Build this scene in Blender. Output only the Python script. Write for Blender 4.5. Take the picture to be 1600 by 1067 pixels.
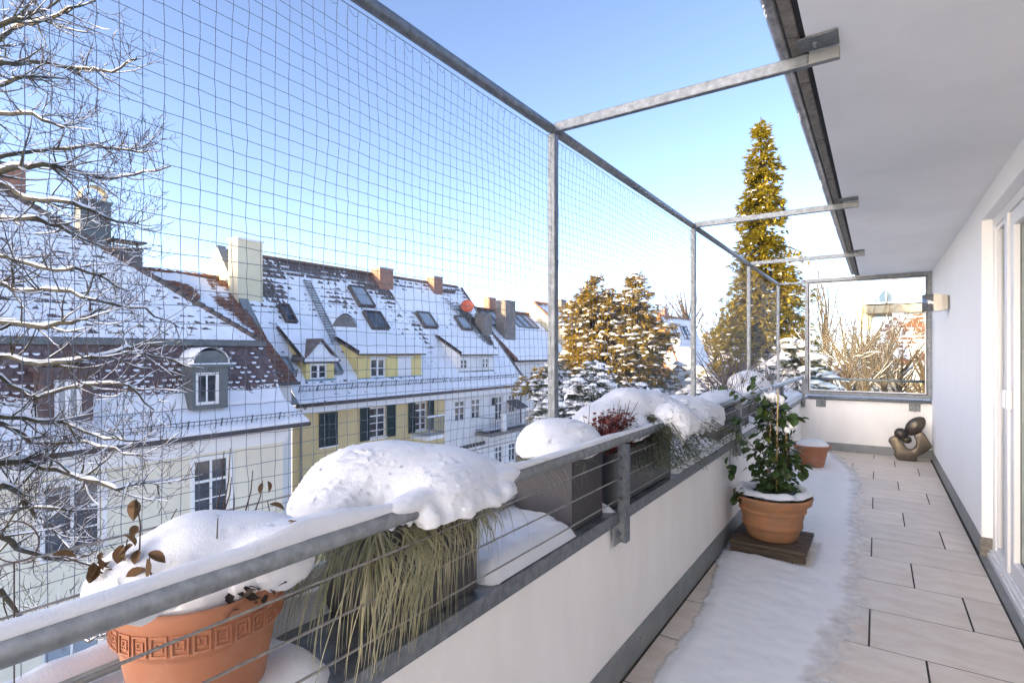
import bpy, bmesh, math, random
from mathutils import Vector, Matrix, noise
R = math.radians
random.seed(7)
scn = bpy.context.scene
for o in list(bpy.data.objects):
    bpy.data.objects.remove(o)
COL = scn.collection

# ------------------------------------------------------------------ camera
CAM_H = 1.35
F_PX = 844.0                       # focal length in photo pixels (1600 wide)
YAW = math.atan(570.0 / F_PX)      # camera looks left of the balcony axis (+Y)
cam_d = bpy.data.cameras.new('camera')
cam = bpy.data.objects.new('camera', cam_d)
COL.objects.link(cam)
cam.location = (0, 0, CAM_H)
cam.rotation_euler = (R(90), 0, YAW)
cam_d.sensor_width = 36
cam_d.lens = 36 * F_PX / 1600
cam_d.shift_y = 16.5 / 1600
cam_d.clip_start = 0.02
cam_d.clip_end = 1500
scn.camera = cam

# ------------------------------------------------------------------ light
SUN_EL = R(15.5)
SUN_AZ = (-0.36, -0.93)            # horizontal direction towards the sun
wd = bpy.data.worlds.new('World')
scn.world = wd
wd.use_nodes = True
nt = wd.node_tree
for n in list(nt.nodes):
    nt.nodes.remove(n)
sky = nt.nodes.new('ShaderNodeTexSky')
sky.sky_type = 'NISHITA'
sky.sun_disc = False
sky.sun_elevation = SUN_EL
sky.sun_rotation = math.atan2(SUN_AZ[0], SUN_AZ[1])
sky.altitude = 500
sky.air_density = 0.33
sky.dust_density = 1.25
sky.ozone_density = 0.0
bg = nt.nodes.new('ShaderNodeBackground')
bg.inputs['Strength'].default_value = 0.15
wo = nt.nodes.new('ShaderNodeOutputWorld')
nt.links.new(sky.outputs['Color'], bg.inputs['Color'])
nt.links.new(bg.outputs['Background'], wo.inputs['Surface'])
sd = bpy.data.lights.new('sun', 'SUN')
sd.energy = 2.7
sd.angle = R(0.6)
sd.color = (1.0, 0.74, 0.40)
sun = bpy.data.objects.new('sun', sd)
COL.objects.link(sun)
hz = math.hypot(*SUN_AZ)
sv = Vector((SUN_AZ[0] / hz * math.cos(SUN_EL), SUN_AZ[1] / hz * math.cos(SUN_EL), math.sin(SUN_EL)))
sun.rotation_euler = sv.to_track_quat('Z', 'Y').to_euler()
sun.location = (-4, -30, 30)
vs = scn.view_settings
vs.view_transform = 'Standard'
vs.look = 'None'
vs.gamma = 1
vs.use_curve_mapping = False
vs.exposure = 2.42
scn.cycles.max_bounces = 14
scn.cycles.diffuse_bounces = 8
scn.cycles.transparent_max_bounces = 24

# ------------------------------------------------------------------ helpers
CY, SY = math.cos(YAW), math.sin(YAW)
def ray(u, v):
    r = (u - 800) / F_PX
    return Vector((r * CY - SY, r * SY + CY, (550 - v) / F_PX))
CP = Vector((0, 0, CAM_H))
def at_x(u, v, X):
    d = ray(u, v); return CP + d * (X / d.x)
def at_y(u, v, Y):
    d = ray(u, v); return CP + d * (Y / d.y)
def at_z(u, v, Z):
    d = ray(u, v); return CP + d * ((Z - CAM_H) / d.z)
def at_f(u, v, f):
    return CP + ray(u, v) * f
def at_plane(u, v, O, n):
    d = ray(u, v); return CP + d * ((O - CP).dot(n) / d.dot(n))
def rnd(a, b):
    return random.uniform(a, b)
def nz(x, y=0.0, z=0.0):
    return noise.noise(Vector((x, y, z)))

class MB:
    """collects geometry for ONE mesh object"""
    def __init__(s):
        s.v = []; s.f = []; s.sm = []; s.mi = []; s.m = 0
    def face(s, idx, smooth=False):
        s.f.append(idx); s.sm.append(smooth); s.mi.append(s.m)
    def quad(s, a, b, c, d, smooth=False):
        k = len(s.v); s.v += [a, b, c, d]; s.face((k, k+1, k+2, k+3), smooth)
    def tri(s, a, b, c, smooth=False):
        k = len(s.v); s.v += [a, b, c]; s.face((k, k+1, k+2), smooth)
    def box(s, x0, x1, y0, y1, z0, z1):
        k = len(s.v)
        s.v += [(x0,y0,z0),(x1,y0,z0),(x1,y1,z0),(x0,y1,z0),(x0,y0,z1),(x1,y0,z1),(x1,y1,z1),(x0,y1,z1)]
        for q in ((0,3,2,1),(4,5,6,7),(0,1,5,4),(1,2,6,5),(2,3,7,6),(3,0,4,7)):
            s.face(tuple(k+i for i in q))
        return s
    def obox(s, O, U, V, W):
        """oriented box: corner O with edge vectors U, V, W"""
        O, U, V, W = map(Vector, (O, U, V, W))
        k = len(s.v)
        for w in (0, 1):
            for a, b in ((0,0),(1,0),(1,1),(0,1)):
                s.v.append(tuple(O + U*a + V*b + W*w))
        q6 = ((0,3,2,1),(4,5,6,7),(0,1,5,4),(1,2,6,5),(2,3,7,6),(3,0,4,7))
        if U.cross(V).dot(W) < 0:
            q6 = tuple(tuple(reversed(q)) for q in q6)
        for q in q6:
            s.face(tuple(k+i for i in q))
        return s
    def bar(s, a, b, w, h, up=(0, 0, 1)):
        a, b = Vector(a), Vector(b)
        d = (b - a); u = Vector(up)
        x = d.cross(u)
        if x.length < 1e-6: x = d.cross(Vector((1, 0, 0)))
        x.normalize(); y = x.cross(d).normalized()
        return s.obox(a - x*w/2 - y*h/2, x*w, y*h, d)
    def tube(s, pts, rad, n=8, caps=True, smooth=True):
        pts = [Vector(p) for p in pts]
        if not hasattr(rad, '__len__'): rad = [rad]*len(pts)
        k0 = len(s.v)
        ref = None
        for i, p in enumerate(pts):
            if i == 0: t = pts[1]-pts[0]
            elif i == len(pts)-1: t = pts[-1]-pts[-2]
            else: t = pts[i+1]-pts[i-1]
            if t.length < 1e-9: t = Vector((0,0,1))
            t.normalize()
            if ref is None:
                ref = t.orthogonal().normalized()
            ref = ref - t*ref.dot(t)
            if ref.length < 1e-6: ref = t.orthogonal()
            ref.normalize()
            b = t.cross(ref)
            for j in range(n):
                a = 2*math.pi*j/n
                s.v.append(tuple(p + (ref*math.cos(a) + b*math.sin(a))*rad[i]))
        for i in range(len(pts)-1):
            for j in range(n):
                a = k0+i*n+j; b_ = k0+i*n+(j+1) % n
                s.face((a, b_, b_+n, a+n), smooth)
        if caps:
            s.face(tuple(k0+j for j in reversed(range(n))))
            m = k0+(len(pts)-1)*n
            s.face(tuple(m+j for j in range(n)))
        return s
    def lathe(s, prof, c=(0, 0, 0), n=32, smooth=True, wob=None):
        """prof: (radius, z) from bottom outside to inside"""
        k0 = len(s.v)
        for i, (r, z) in enumerate(prof):
            for j in range(n):
                a = 2*math.pi*j/n
                rr = r if wob is None else r*(1+wob(a, z))
                s.v.append((c[0]+rr*math.cos(a), c[1]+rr*math.sin(a), c[2]+z))
        for i in range(len(prof)-1):
            for j in range(n):
                a = k0+i*n+j; b = k0+i*n+(j+1) % n
                s.face((a, b, b+n, a+n), smooth)
        return s
    def grid(s, fn, nu, nv, smooth=True, closeu=False):
        k0 = len(s.v)
        for i in range(nu):
            for j in range(nv):
                s.v.append(tuple(fn(i, j)))
        for i in range(nu if closeu else nu-1):
            for j in range(nv-1):
                a = k0+i*nv+j; b = k0+((i+1) % nu)*nv+j
                s.face((a, b, b+1, a+1), smooth)
        return s
    def mesh(s, name, mats):
        me = bpy.data.meshes.new(name)
        me.from_pydata(s.v, [], s.f)
        me.polygons.foreach_set('use_smooth', s.sm)
        if not isinstance(mats, (list, tuple)): mats = [mats]
        for m in mats: me.materials.append(m)
        if len(mats) > 1: me.polygons.foreach_set('material_index', s.mi)
        me.update()
        return me
    def build(s, name, mats, parent=None, bevel=0, seg=2):
        o = bpy.data.objects.new(name, s.mesh(name, mats))
        COL.objects.link(o)
        if parent is not None:
            o.parent = parent
            o.matrix_parent_inverse = Matrix.Translation(-Vector(parent.location))
        if bevel:
            md = o.modifiers.new('bevel', 'BEVEL'); md.width = bevel; md.segments = seg
            md.limit_method = 'ANGLE'; md.angle_limit = R(40)
        return o

def tag(o, label=None, cat=None, group=None, kind=None):
    if label: o['label'] = label
    if cat: o['category'] = cat
    if group: o['group'] = group
    if kind: o['kind'] = kind
    return o
def thing(name, label, cat, loc=(0, 0, 0), group=None):
    o = bpy.data.objects.new(name, None)
    o.location = loc; o.empty_display_size = 0.1
    COL.objects.link(o)
    return tag(o, label, cat, group)
def wpos(o):
    p = Vector(o.location)
    if o.parent is not None:
        p += o.matrix_parent_inverse.translation + wpos(o.parent)
    return p
def piece(name, me, parent, loc=(0, 0, 0), rot=(0, 0, 0), scale=(1, 1, 1)):
    """a part that shares mesh data; loc is in world space"""
    o = bpy.data.objects.new(name, me)
    COL.objects.link(o)
    o.parent = parent
    if parent is not None:
        loc = Vector(loc) - wpos(parent)
    o.location = loc; o.rotation_euler = rot; o.scale = scale
    return o

# ------------------------------------------------------------------ materials
def mat(name, col=(0.5, 0.5, 0.5), rough=0.6, metal=0.0, var=None, vscale=8.0, bump=0.0, bscale=40.0,
        spec=0.5, sss=0.0, rand=0.0, stretch=(1, 1, 1), detail=6.0, bdist=0.01, lo=0.35, hi=0.65):
    m = bpy.data.materials.new(name); m.use_nodes = True
    t = m.node_tree; b = t.nodes['Principled BSDF']
    b.inputs['Base Color'].default_value = (*col, 1)
    b.inputs['Roughness'].default_value = rough
    b.inputs['Metallic'].default_value = metal
    b.inputs['Specular IOR Level'].default_value = spec
    if sss:
        b.inputs['Subsurface Weight'].default_value = sss
        b.inputs['Subsurface Radius'].default_value = (0.03, 0.035, 0.04)
        b.inputs['Subsurface Scale'].default_value = 0.5
    tc = t.nodes.new('ShaderNodeTexCoord')
    mp = t.nodes.new('ShaderNodeMapping'); mp.inputs['Scale'].default_value = stretch
    t.links.new(tc.outputs['Object'], mp.inputs['Vector'])
    last = None
    if var is not None:
        n = t.nodes.new('ShaderNodeTexNoise'); n.inputs['Scale'].default_value = vscale
        n.inputs['Detail'].default_value = detail; n.inputs['Roughness'].default_value = 0.62
        t.links.new(mp.outputs['Vector'], n.inputs['Vector'])
        rp = t.nodes.new('ShaderNodeMapRange')
        rp.inputs['From Min'].default_value = lo; rp.inputs['From Max'].default_value = hi
        t.links.new(n.outputs['Fac'], rp.inputs['Value'])
        mx = t.nodes.new('ShaderNodeMix'); mx.data_type = 'RGBA'
        mx.inputs['A'].default_value = (*col, 1); mx.inputs['B'].default_value = (*var, 1)
        t.links.new(rp.outputs['Result'], mx.inputs['Factor'])
        last = mx.outputs['Result']
    if rand:
        oi = t.nodes.new('ShaderNodeObjectInfo')
        hs = t.nodes.new('ShaderNodeHueSaturation')
        mr = t.nodes.new('ShaderNodeMapRange')
        mr.inputs['To Min'].default_value = 1-rand; mr.inputs['To Max'].default_value = 1+rand
        t.links.new(oi.outputs['Random'], mr.inputs['Value'])
        t.links.new(mr.outputs['Result'], hs.inputs['Value'])
        if last is None: hs.inputs['Color'].default_value = (*col, 1)
        else: t.links.new(last, hs.inputs['Color'])
        last = hs.outputs['Color']
    if last is not None:
        t.links.new(last, b.inputs['Base Color'])
    if bump:
        n2 = t.nodes.new('ShaderNodeTexNoise'); n2.inputs['Scale'].default_value = bscale
        n2.inputs['Detail'].default_value = 8
        t.links.new(mp.outputs['Vector'], n2.inputs['Vector'])
        bp = t.nodes.new('ShaderNodeBump'); bp.inputs['Strength'].default_value = bump
        bp.inputs['Distance'].default_value = bdist
        t.links.new(n2.outputs['Fac'], bp.inputs['Height'])
        t.links.new(bp.outputs['Normal'], b.inputs['Normal'])
    return m
def leaf_mat(name, col, var, vscale=1.5, trans=0.25, rough=0.55):
    m = mat(name, col, rough, var=var, vscale=vscale, spec=0.3)
    t = m.node_tree; b = t.nodes['Principled BSDF']
    out = t.nodes['Material Output']
    tr = t.nodes.new('ShaderNodeBsdfTranslucent')
    lk = b.inputs['Base Color'].links
    if lk: t.links.new(lk[0].from_socket, tr.inputs['Color'])
    ms = t.nodes.new('ShaderNodeMixShader'); ms.inputs['Fac'].default_value = trans
    t.links.new(b.outputs['BSDF'], ms.inputs[1]); t.links.new(tr.outputs['BSDF'], ms.inputs[2])
    t.links.new(ms.outputs['Shader'], out.inputs['Surface'])
    return m
def glass_mat(name, tint=(1, 1, 1), refl=1.0, ior=1.5):
    m = bpy.data.materials.new(name); m.use_nodes = True
    t = m.node_tree
    t.nodes.remove(t.nodes['Principled BSDF'])
    out = t.nodes['Material Output']
    tr = t.nodes.new('ShaderNodeBsdfTransparent'); tr.inputs['Color'].default_value = (*tint, 1)
    gl = t.nodes.new('ShaderNodeBsdfGlossy'); gl.inputs['Roughness'].default_value = 0.02
    fr = t.nodes.new('ShaderNodeFresnel'); fr.inputs['IOR'].default_value = ior
    mu = t.nodes.new('ShaderNodeMath'); mu.operation = 'MULTIPLY'; mu.inputs[1].default_value = refl
    t.links.new(fr.outputs['Fac'], mu.inputs[0])
    ms = t.nodes.new('ShaderNodeMixShader')
    t.links.new(mu.outputs[0], ms.inputs['Fac'])
    t.links.new(tr.outputs['BSDF'], ms.inputs[1]); t.links.new(gl.outputs['BSDF'], ms.inputs[2])
    t.links.new(ms.outputs['Shader'], out.inputs['Surface'])
    return m

M = {}
M['snow'] = mat('snow', (0.83, 0.835, 0.85), 0.75, var=(0.78, 0.785, 0.80), vscale=6, bump=0.55, bscale=260, bdist=0.0022, spec=0.25, sss=0.0)
def thin_snow_mat():
    m = mat('floor_snow', (0.90, 0.905, 0.915), 0.75, var=(0.865, 0.87, 0.885), vscale=6, bump=0.55, bscale=260, bdist=0.0022, spec=0.25)
    t = m.node_tree; b = t.nodes['Principled BSDF']
    a = t.nodes.new('ShaderNodeAttribute'); a.attribute_name = 'cover'
    tc = t.nodes.new('ShaderNodeTexCoord')
    n = t.nodes.new('ShaderNodeTexNoise'); n.inputs['Scale'].default_value = 16; n.inputs['Detail'].default_value = 6
    t.links.new(tc.outputs['Object'], n.inputs['Vector'])
    s1 = t.nodes.new('ShaderNodeMath'); s1.operation = 'MULTIPLY_ADD'; s1.inputs[1].default_value = 0.9; s1.inputs[2].default_value = -0.80
    t.links.new(n.outputs['Fac'], s1.inputs[0])
    s2 = t.nodes.new('ShaderNodeMath'); s2.operation = 'MULTIPLY_ADD'; s2.inputs[1].default_value = 1.45
    t.links.new(a.outputs['Fac'], s2.inputs[0]); t.links.new(s1.outputs[0], s2.inputs[2])
    mr = t.nodes.new('ShaderNodeMapRange'); mr.inputs['From Min'].default_value = 0.0; mr.inputs['From Max'].default_value = 0.95
    t.links.new(s2.outputs[0], mr.inputs['Value']); t.links.new(mr.outputs['Result'], b.inputs['Alpha'])
    return m
M['snow_floor'] = thin_snow_mat()
M['snow_far'] = mat('snow_far', (0.84, 0.85, 0.87), 0.8, var=(0.78, 0.79, 0.82), vscale=1.2, bump=0.5, bscale=9, bdist=0.03, spec=0.2)
M['galv'] = mat('galvanised_steel', (0.13, 0.145, 0.16), 0.48, 0.45, var=(0.225, 0.245, 0.265), vscale=38, bump=0.12, bscale=60, bdist=0.003)
M['galv_dull'] = mat('weathered_zinc', (0.22, 0.235, 0.24), 0.55, 0.35, var=(0.30, 0.31, 0.305), vscale=9, bump=0.1, bscale=50, bdist=0.003)
M['wet_zinc'] = mat('wet_zinc', (0.14, 0.15, 0.16), 0.22, 0.3, var=(0.26, 0.27, 0.28), vscale=14, bump=0.35, bscale=90, bdist=0.004)
M['gutter'] = mat('frosted_gutter', (0.19, 0.19, 0.20), 0.35, 0.45, var=(0.46, 0.45, 0.46), vscale=26, stretch=(1, 0.5, 1.5), bump=0.3, bscale=40, bdist=0.004)
M['render_white'] = mat('white_render', (0.89, 0.89, 0.88), 0.85, var=(0.83, 0.83, 0.82), stretch=(1, 1, 0.6), lo=.45, hi=.9, vscale=1.8, bump=0.25, bscale=180, bdist=0.003, spec=0.2)
M['render_cream'] = mat('cream_render', (0.89, 0.87, 0.83), 0.85, var=(0.80, 0.775, 0.73), vscale=3.2, stretch=(1, 1, 0.3), bump=0.4, bscale=150, bdist=0.003, spec=0.2, lo=0.42, hi=0.75)
M['soffit'] = mat('soffit_paint', (0.89, 0.88, 0.87), 0.85, var=(0.80, 0.79, 0.78), lo=.45, hi=.85, vscale=1.8, bump=0.15, bscale=160, bdist=0.002, spec=0.2)
M['fascia'] = mat('weathered_fascia', (0.27, 0.24, 0.20), 0.85, var=(0.14, 0.125, 0.11), vscale=22, bump=0.6, bscale=40, bdist=0.006)
M['black'] = mat('gap_shade_black', (0.015, 0.015, 0.015), 0.9)
M['tile'] = mat('terrace_tile', (0.77, 0.695, 0.60), 0.5, var=(0.62, 0.50, 0.395), vscale=4.5, bump=0.2, bscale=60, bdist=0.003, rand=0.07, stretch=(1, 2.2, 1), lo=0.40, hi=0.78)
M['joint'] = mat('mossy_joint', (0.05, 0.047, 0.03), 0.95, var=(0.025, 0.022, 0.018), vscale=30, bump=0.5, bscale=80)
M['terra'] = mat('terracotta', (0.38, 0.155, 0.08), 0.75, var=(0.47, 0.27, 0.18), vscale=8, bump=0.25, bscale=90, bdist=0.002, lo=0.46, hi=0.80)
M['terra_old'] = mat('aged_terracotta', (0.44, 0.20, 0.09), 0.72, var=(0.30, 0.165, 0.09), vscale=9, bump=0.2, bscale=70, bdist=0.003, stretch=(1, 1, 2.2))
M['soil'] = mat('soil', (0.035, 0.025, 0.018), 0.95, bump=0.6, bscale=60)
M['planter'] = mat('anthracite_planter', (0.055, 0.053, 0.058), 0.6, var=(0.075, 0.072, 0.075), vscale=5, bump=0.06, bscale=120, bdist=0.002, spec=0.35)
M['planter_zinc'] = mat('grey_planter', (0.075, 0.08, 0.085), 0.45, 0.2, var=(0.13, 0.135, 0.135), vscale=6, stretch=(1, 1, 0.25), bump=0.08, bscale=40, bdist=0.003)
M['wood'] = mat('weathered_wood', (0.12, 0.085, 0.055), 0.8, var=(0.055, 0.04, 0.028), vscale=20, stretch=(0.4, 3, 3), bump=0.5, bscale=40, bdist=0.004)
M['cane'] = mat('bamboo_cane', (0.50, 0.36, 0.16), 0.55, var=(0.38, 0.25, 0.10), vscale=18)
M['bronze'] = mat('polished_bronze', (0.13, 0.105, 0.072), 0.32, 0.7, var=(0.07, 0.062, 0.057), vscale=7, bump=0.05, bscale=30, bdist=0.004)
M['chrome'] = mat('brushed_chrome', (0.36, 0.35, 0.335), 0.25, 0.9, var=(0.27, 0.262, 0.25), vscale=10, stretch=(1, 1, 0.1))
M['pvc'] = mat('white_pvc', (0.78, 0.78, 0.78), 0.35, spec=0.5)
M['rubber'] = mat('black_gasket', (0.03, 0.03, 0.03), 0.6)
M['cable'] = mat('steel_cable', (0.40, 0.375, 0.34), 0.42, 0.6, var=(0.26, 0.245, 0.22), vscale=60, bump=0.5, bscale=300, bdist=0.002)
M['net'] = mat('netting_cord', (0.13, 0.16, 0.21), 0.6)
M['ice'] = mat('ice', (0.72, 0.75, 0.78), 0.12, spec=0.6)
M['glass'] = glass_mat('clear_glass', (0.93, 0.97, 0.96), 0.12)
M['win'] = mat('dark_glass_reflection_tone', (0.03, 0.034, 0.042), 0.06, spec=0.8, var=(0.13, 0.145, 0.165), vscale=1.1, lo=.42, hi=.72, detail=3)  # grey-blue blotches in the pane colour imitate reflections
M['win_pale'] = mat('pale_window_glass', (0.30, 0.34, 0.37), 0.1, spec=0.8)
M['doorglass'] = glass_mat('door_glass', (0.90, 0.92, 0.92), 0.45)
M['room'] = mat('room_wall', (0.70, 0.68, 0.64), 0.9)
M['curtain'] = mat('curtain_cloth', (0.72, 0.70, 0.66), 0.9)

# house materials
M['h_cream'] = mat('house_cream', (0.78, 0.72, 0.57), 0.9, var=(0.70, 0.64, 0.50), vscale=1.6, stretch=(1, 1, 0.3), lo=.38, hi=.72, spec=0.1)
M['h_yellow'] = mat('house_yellow', (0.66, 0.53, 0.28), 0.9, var=(0.55, 0.44, 0.25), vscale=1.6, stretch=(1, 1, 0.3), lo=.38, hi=.72, spec=0.1)
M['h_dorm'] = mat('dormer_yellow', (0.76, 0.62, 0.27), 0.9, var=(0.68, 0.55, 0.25), vscale=0.7, spec=0.1)
M['h_gable'] = mat('gable_pale_yellow', (0.74, 0.66, 0.47), 0.9, var=(0.66, 0.58, 0.40), vscale=0.6, spec=0.1)
M['h_white'] = mat('house_white', (0.76, 0.75, 0.73), 0.9, var=(0.64, 0.63, 0.62), vscale=1.6, stretch=(1, 1, 0.3), lo=.38, hi=.72, spec=0.1)
M['h_ochre'] = mat('house_ochre', (0.60, 0.27, 0.09), 0.9, var=(0.50, 0.22, 0.08), vscale=0.8, spec=0.1)
M['h_villa'] = mat('villa_wall', (0.42, 0.36, 0.27), 0.9, var=(0.35, 0.30, 0.23), vscale=0.8, spec=0.1)
M['trim'] = mat('white_trim', (0.80, 0.79, 0.77), 0.7)
M['rt_brown'] = mat('roof_tile_brown', (0.10, 0.080, 0.074), 0.75, var=(0.155, 0.125, 0.115), vscale=3, rand=0.2)
M['rt_red'] = mat('roof_tile_red', (0.23, 0.105, 0.065), 0.8, var=(0.15, 0.08, 0.055), vscale=2.5)
M['rt_purple'] = mat('mansard_tile', (0.105, 0.072, 0.072), 0.6, var=(0.16, 0.11, 0.105), vscale=4, rand=0.25)
M['slate'] = mat('dark_cladding', (0.075, 0.065, 0.062), 0.7, var=(0.11, 0.09, 0.085), vscale=2)
M['brick'] = mat('chimney_brick', (0.34, 0.19, 0.13), 0.85, var=(0.24, 0.13, 0.10), vscale=5, bump=0.3, bscale=14, bdist=0.02)
M['copper'] = mat('grey_green_metal', (0.11, 0.125, 0.125), 0.5, 0.3, var=(0.16, 0.17, 0.165), vscale=3)
M['blue_flash'] = mat('blue_grey_flashing', (0.18, 0.27, 0.34), 0.5, 0.2)
M['shutter'] = mat('dark_green_shutter', (0.022, 0.045, 0.045), 0.5)
M['iron'] = mat('dark_iron', (0.06, 0.062, 0.068), 0.55, 0.3)
M['guard'] = mat('snow_guard_metal', (0.12, 0.12, 0.125), 0.55, 0.4)
M['dish'] = mat('red_dish', (0.52, 0.10, 0.04), 0.5)
M['blind'] = mat('roller_blind', (0.74, 0.74, 0.75), 0.7)
M['conc'] = mat('chimney_grey', (0.22, 0.20, 0.18), 0.85, var=(0.15, 0.13, 0.12), vscale=2)

# plants
M['bark'] = mat('bark', (0.045, 0.036, 0.026), 0.9, var=(0.085, 0.075, 0.038), vscale=9, bump=0.5, bscale=60, bdist=0.006)
M['twig'] = mat('twig', (0.075, 0.045, 0.034), 0.8, var=(0.05, 0.034, 0.027), vscale=14)
M['bark_tan'] = mat('bark_tan', (0.105, 0.072, 0.042), 0.9, var=(0.07, 0.05, 0.032), vscale=3)
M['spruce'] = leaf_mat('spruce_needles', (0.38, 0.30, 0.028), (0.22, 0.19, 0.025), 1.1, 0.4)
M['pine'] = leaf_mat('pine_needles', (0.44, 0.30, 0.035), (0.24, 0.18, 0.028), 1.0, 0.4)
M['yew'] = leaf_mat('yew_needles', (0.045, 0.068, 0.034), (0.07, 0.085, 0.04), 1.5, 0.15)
M['grass'] = leaf_mat('trailing_grass', (0.42, 0.40, 0.26), (0.24, 0.25, 0.13), 16, 0.25)
M['straw'] = leaf_mat('dry_grass', (0.52, 0.45, 0.29), (0.36, 0.33, 0.18), 16, 0.25)
M['climber'] = leaf_mat('climber_leaf', (0.06, 0.10, 0.03), (0.03, 0.058, 0.018), 22, 0.15, 0.35)
M['climber_y'] = leaf_mat('young_leaf', (0.16, 0.20, 0.03), (0.09, 0.13, 0.025), 12, 0.3, 0.4)
M['juniper'] = leaf_mat('juniper_needles', (0.07, 0.10, 0.055), (0.11, 0.12, 0.06), 10, 0.15)
M['redleaf'] = leaf_mat('red_leaf', (0.10, 0.025, 0.022), (0.20, 0.055, 0.04), 14, 0.2)
M['dryleaf'] = leaf_mat('dry_leaf', (0.17, 0.085, 0.035), (0.08, 0.06, 0.03), 14, 0.2)

def snow_mound(mb, c, rx, ry, h, e=1.0, amp=0.02, fq=6.0, under=0.25, n=56, m=22, sq=2.0, droop=0.0, seed=0.0, shift=(0, 0)):
    """a soft mound: superelliptic plan, dome profile, edge curling under"""
    c = Vector(c)
    def fn(i, j):
        a = 2*math.pi*i/n; t = j/(m-1)
        th = t*(math.pi/2 + under)
        r = math.sin(min(th, math.pi/2))**0.9
        if th > math.pi/2: r = 1 - (th-math.pi/2)*0.55
        z = math.cos(th)
        z = (abs(z)**e)*(1 if z >= 0 else -1)
        ca, sa = math.cos(a), math.sin(a)
        k = (abs(ca)**sq + abs(sa)**sq)**(-1/sq)
        px, py = rx*r*k*ca, ry*r*k*sa
        q = 1 + 0.5*amp/max(rx, .01)*nz(ca*1.7+seed, sa*1.7, seed*2)*2
        px *= q; py *= q
        wx, wy = c.x+px, c.y+py
        zz = h*z
        zz += amp*nz(wx*fq+seed, wy*fq, seed)*1.2*(0.4+0.6*r) + amp*0.4*nz(wx*fq*2.7, wy*fq*2.7, seed+3)
        if t > 0.55:
            zz -= droop*(t-0.55)/0.45*(0.5+nz(a*2.2+seed, 5.1, seed)+0.6*nz(a*5+seed, 1.3, 0))
        sh = (1-t)
        return (wx+shift[0]*sh, wy+shift[1]*sh, c.z+zz)
    mb.grid(fn, n, m, True, True)
    return mb
def heap(name, elems, parent, res=.012, amp=.006, fq=14, m='snow', zf=None):
    """soft merged lumps of snow: (x, y, z, half sizes)"""
    ball = bpy.data.metaballs.new('snowball'); ball.resolution = res; ball.render_resolution = res; ball.threshold = .6
    o = bpy.data.objects.new('snowball', ball); COL.objects.link(o)
    c0 = Vector(elems[0][:3])
    o.location = c0
    for x, y, z, a, b_, c in elems:
        e = ball.elements.new(type='ELLIPSOID'); e.co = Vector((x, y, z))-c0; e.radius = 1; e.stiffness = 2
        e.size_x, e.size_y, e.size_z = a*1.74, b_*1.74, c*1.74
    dg = bpy.context.evaluated_depsgraph_get(); dg.update()
    me = bpy.data.meshes.new_from_object(o.evaluated_get(dg))
    bpy.data.objects.remove(o); bpy.data.metaballs.remove(ball)
    me.name = name
    for v in me.vertices:
        p = v.co+c0
        v.co = p+v.normal*(amp*nz(p.x*fq, p.y*fq, p.z*fq)+amp*.45*nz(p.x*fq*2.6, p.y*fq*2.6, p.z*fq*2.6)+amp*1.2*nz(p.x*fq*.35, p.y*fq*.35, p.z*fq*.3)+.0012*nz(p.x*75, p.y*75, p.z*75))
    if zf is not None:
        for v in me.vertices:
            f = zf+.012*nz(v.co.x*16, v.co.y*16, 2)+.006*nz(v.co.x*45, v.co.y*45, 5)
            if v.co.z < f: v.co.z = f+(v.co.z-f)*.22
    me.polygons.foreach_set('use_smooth', [True]*len(me.polygons))
    me.materials.clear(); me.materials.append(M[m])
    ob = bpy.data.objects.new(name, me); COL.objects.link(ob)
    if parent is not None:
        ob.parent = parent; ob.matrix_parent_inverse = Matrix.Translation(-Vector(parent.location))
    return ob
def snow_field(mb, x0, x1, y0, y1, zf, step=0.03):
    nx = max(3, int((x1-x0)/step)+1); ny = max(3, int((y1-y0)/step)+1)
    def fn(i, j):
        x = x0+(x1-x0)*i/(nx-1); y = y0+(y1-y0)*j/(ny-1)
        return (x, y, zf(x, y))
    mb.grid(fn, nx, ny, True)
    return mb
def snow_strip(mb, pts, w, hf, n=9, drop=0.3):
    """snow lying along a rail: arch cross section following pts"""
    pts = [Vector(p) for p in pts]
    def fn(i, j):
        p = pts[i]
        t = (pts[min(i+1, len(pts)-1)]-pts[max(i-1, 0)]).normalized()
        x = t.cross(Vector((0, 0, 1))).normalized()
        a = -0.15*math.pi + 1.3*math.pi*j/(n-1)
        hh = hf(i)
        s = math.sin(a)
        ww = w*(1+0.12*nz(p.y*9, i*0.01, 2.0)+0.09*nz(p.y*45, p.x*45, 4.0))
        if hh < 0.002: ww *= 0.4
        return p + x*(ww*math.cos(a)) + Vector((0, 0, hh*s if s > 0 else drop*w*s))
    mb.grid(fn, len(pts), n, True)
    return mb

# ================================================================== BALCONY
XP, XR, XN, XW = -0.875, -0.865, -1.18, 0.575      # parapet face, rail, net plane, house wall
YF = 8.58                                           # face of the end parapet
POST_Y = (2.07, 4.26, 6.45, 8.60)
Z_LEDGE = 0.70
Y_NEAR = -2.2

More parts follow.
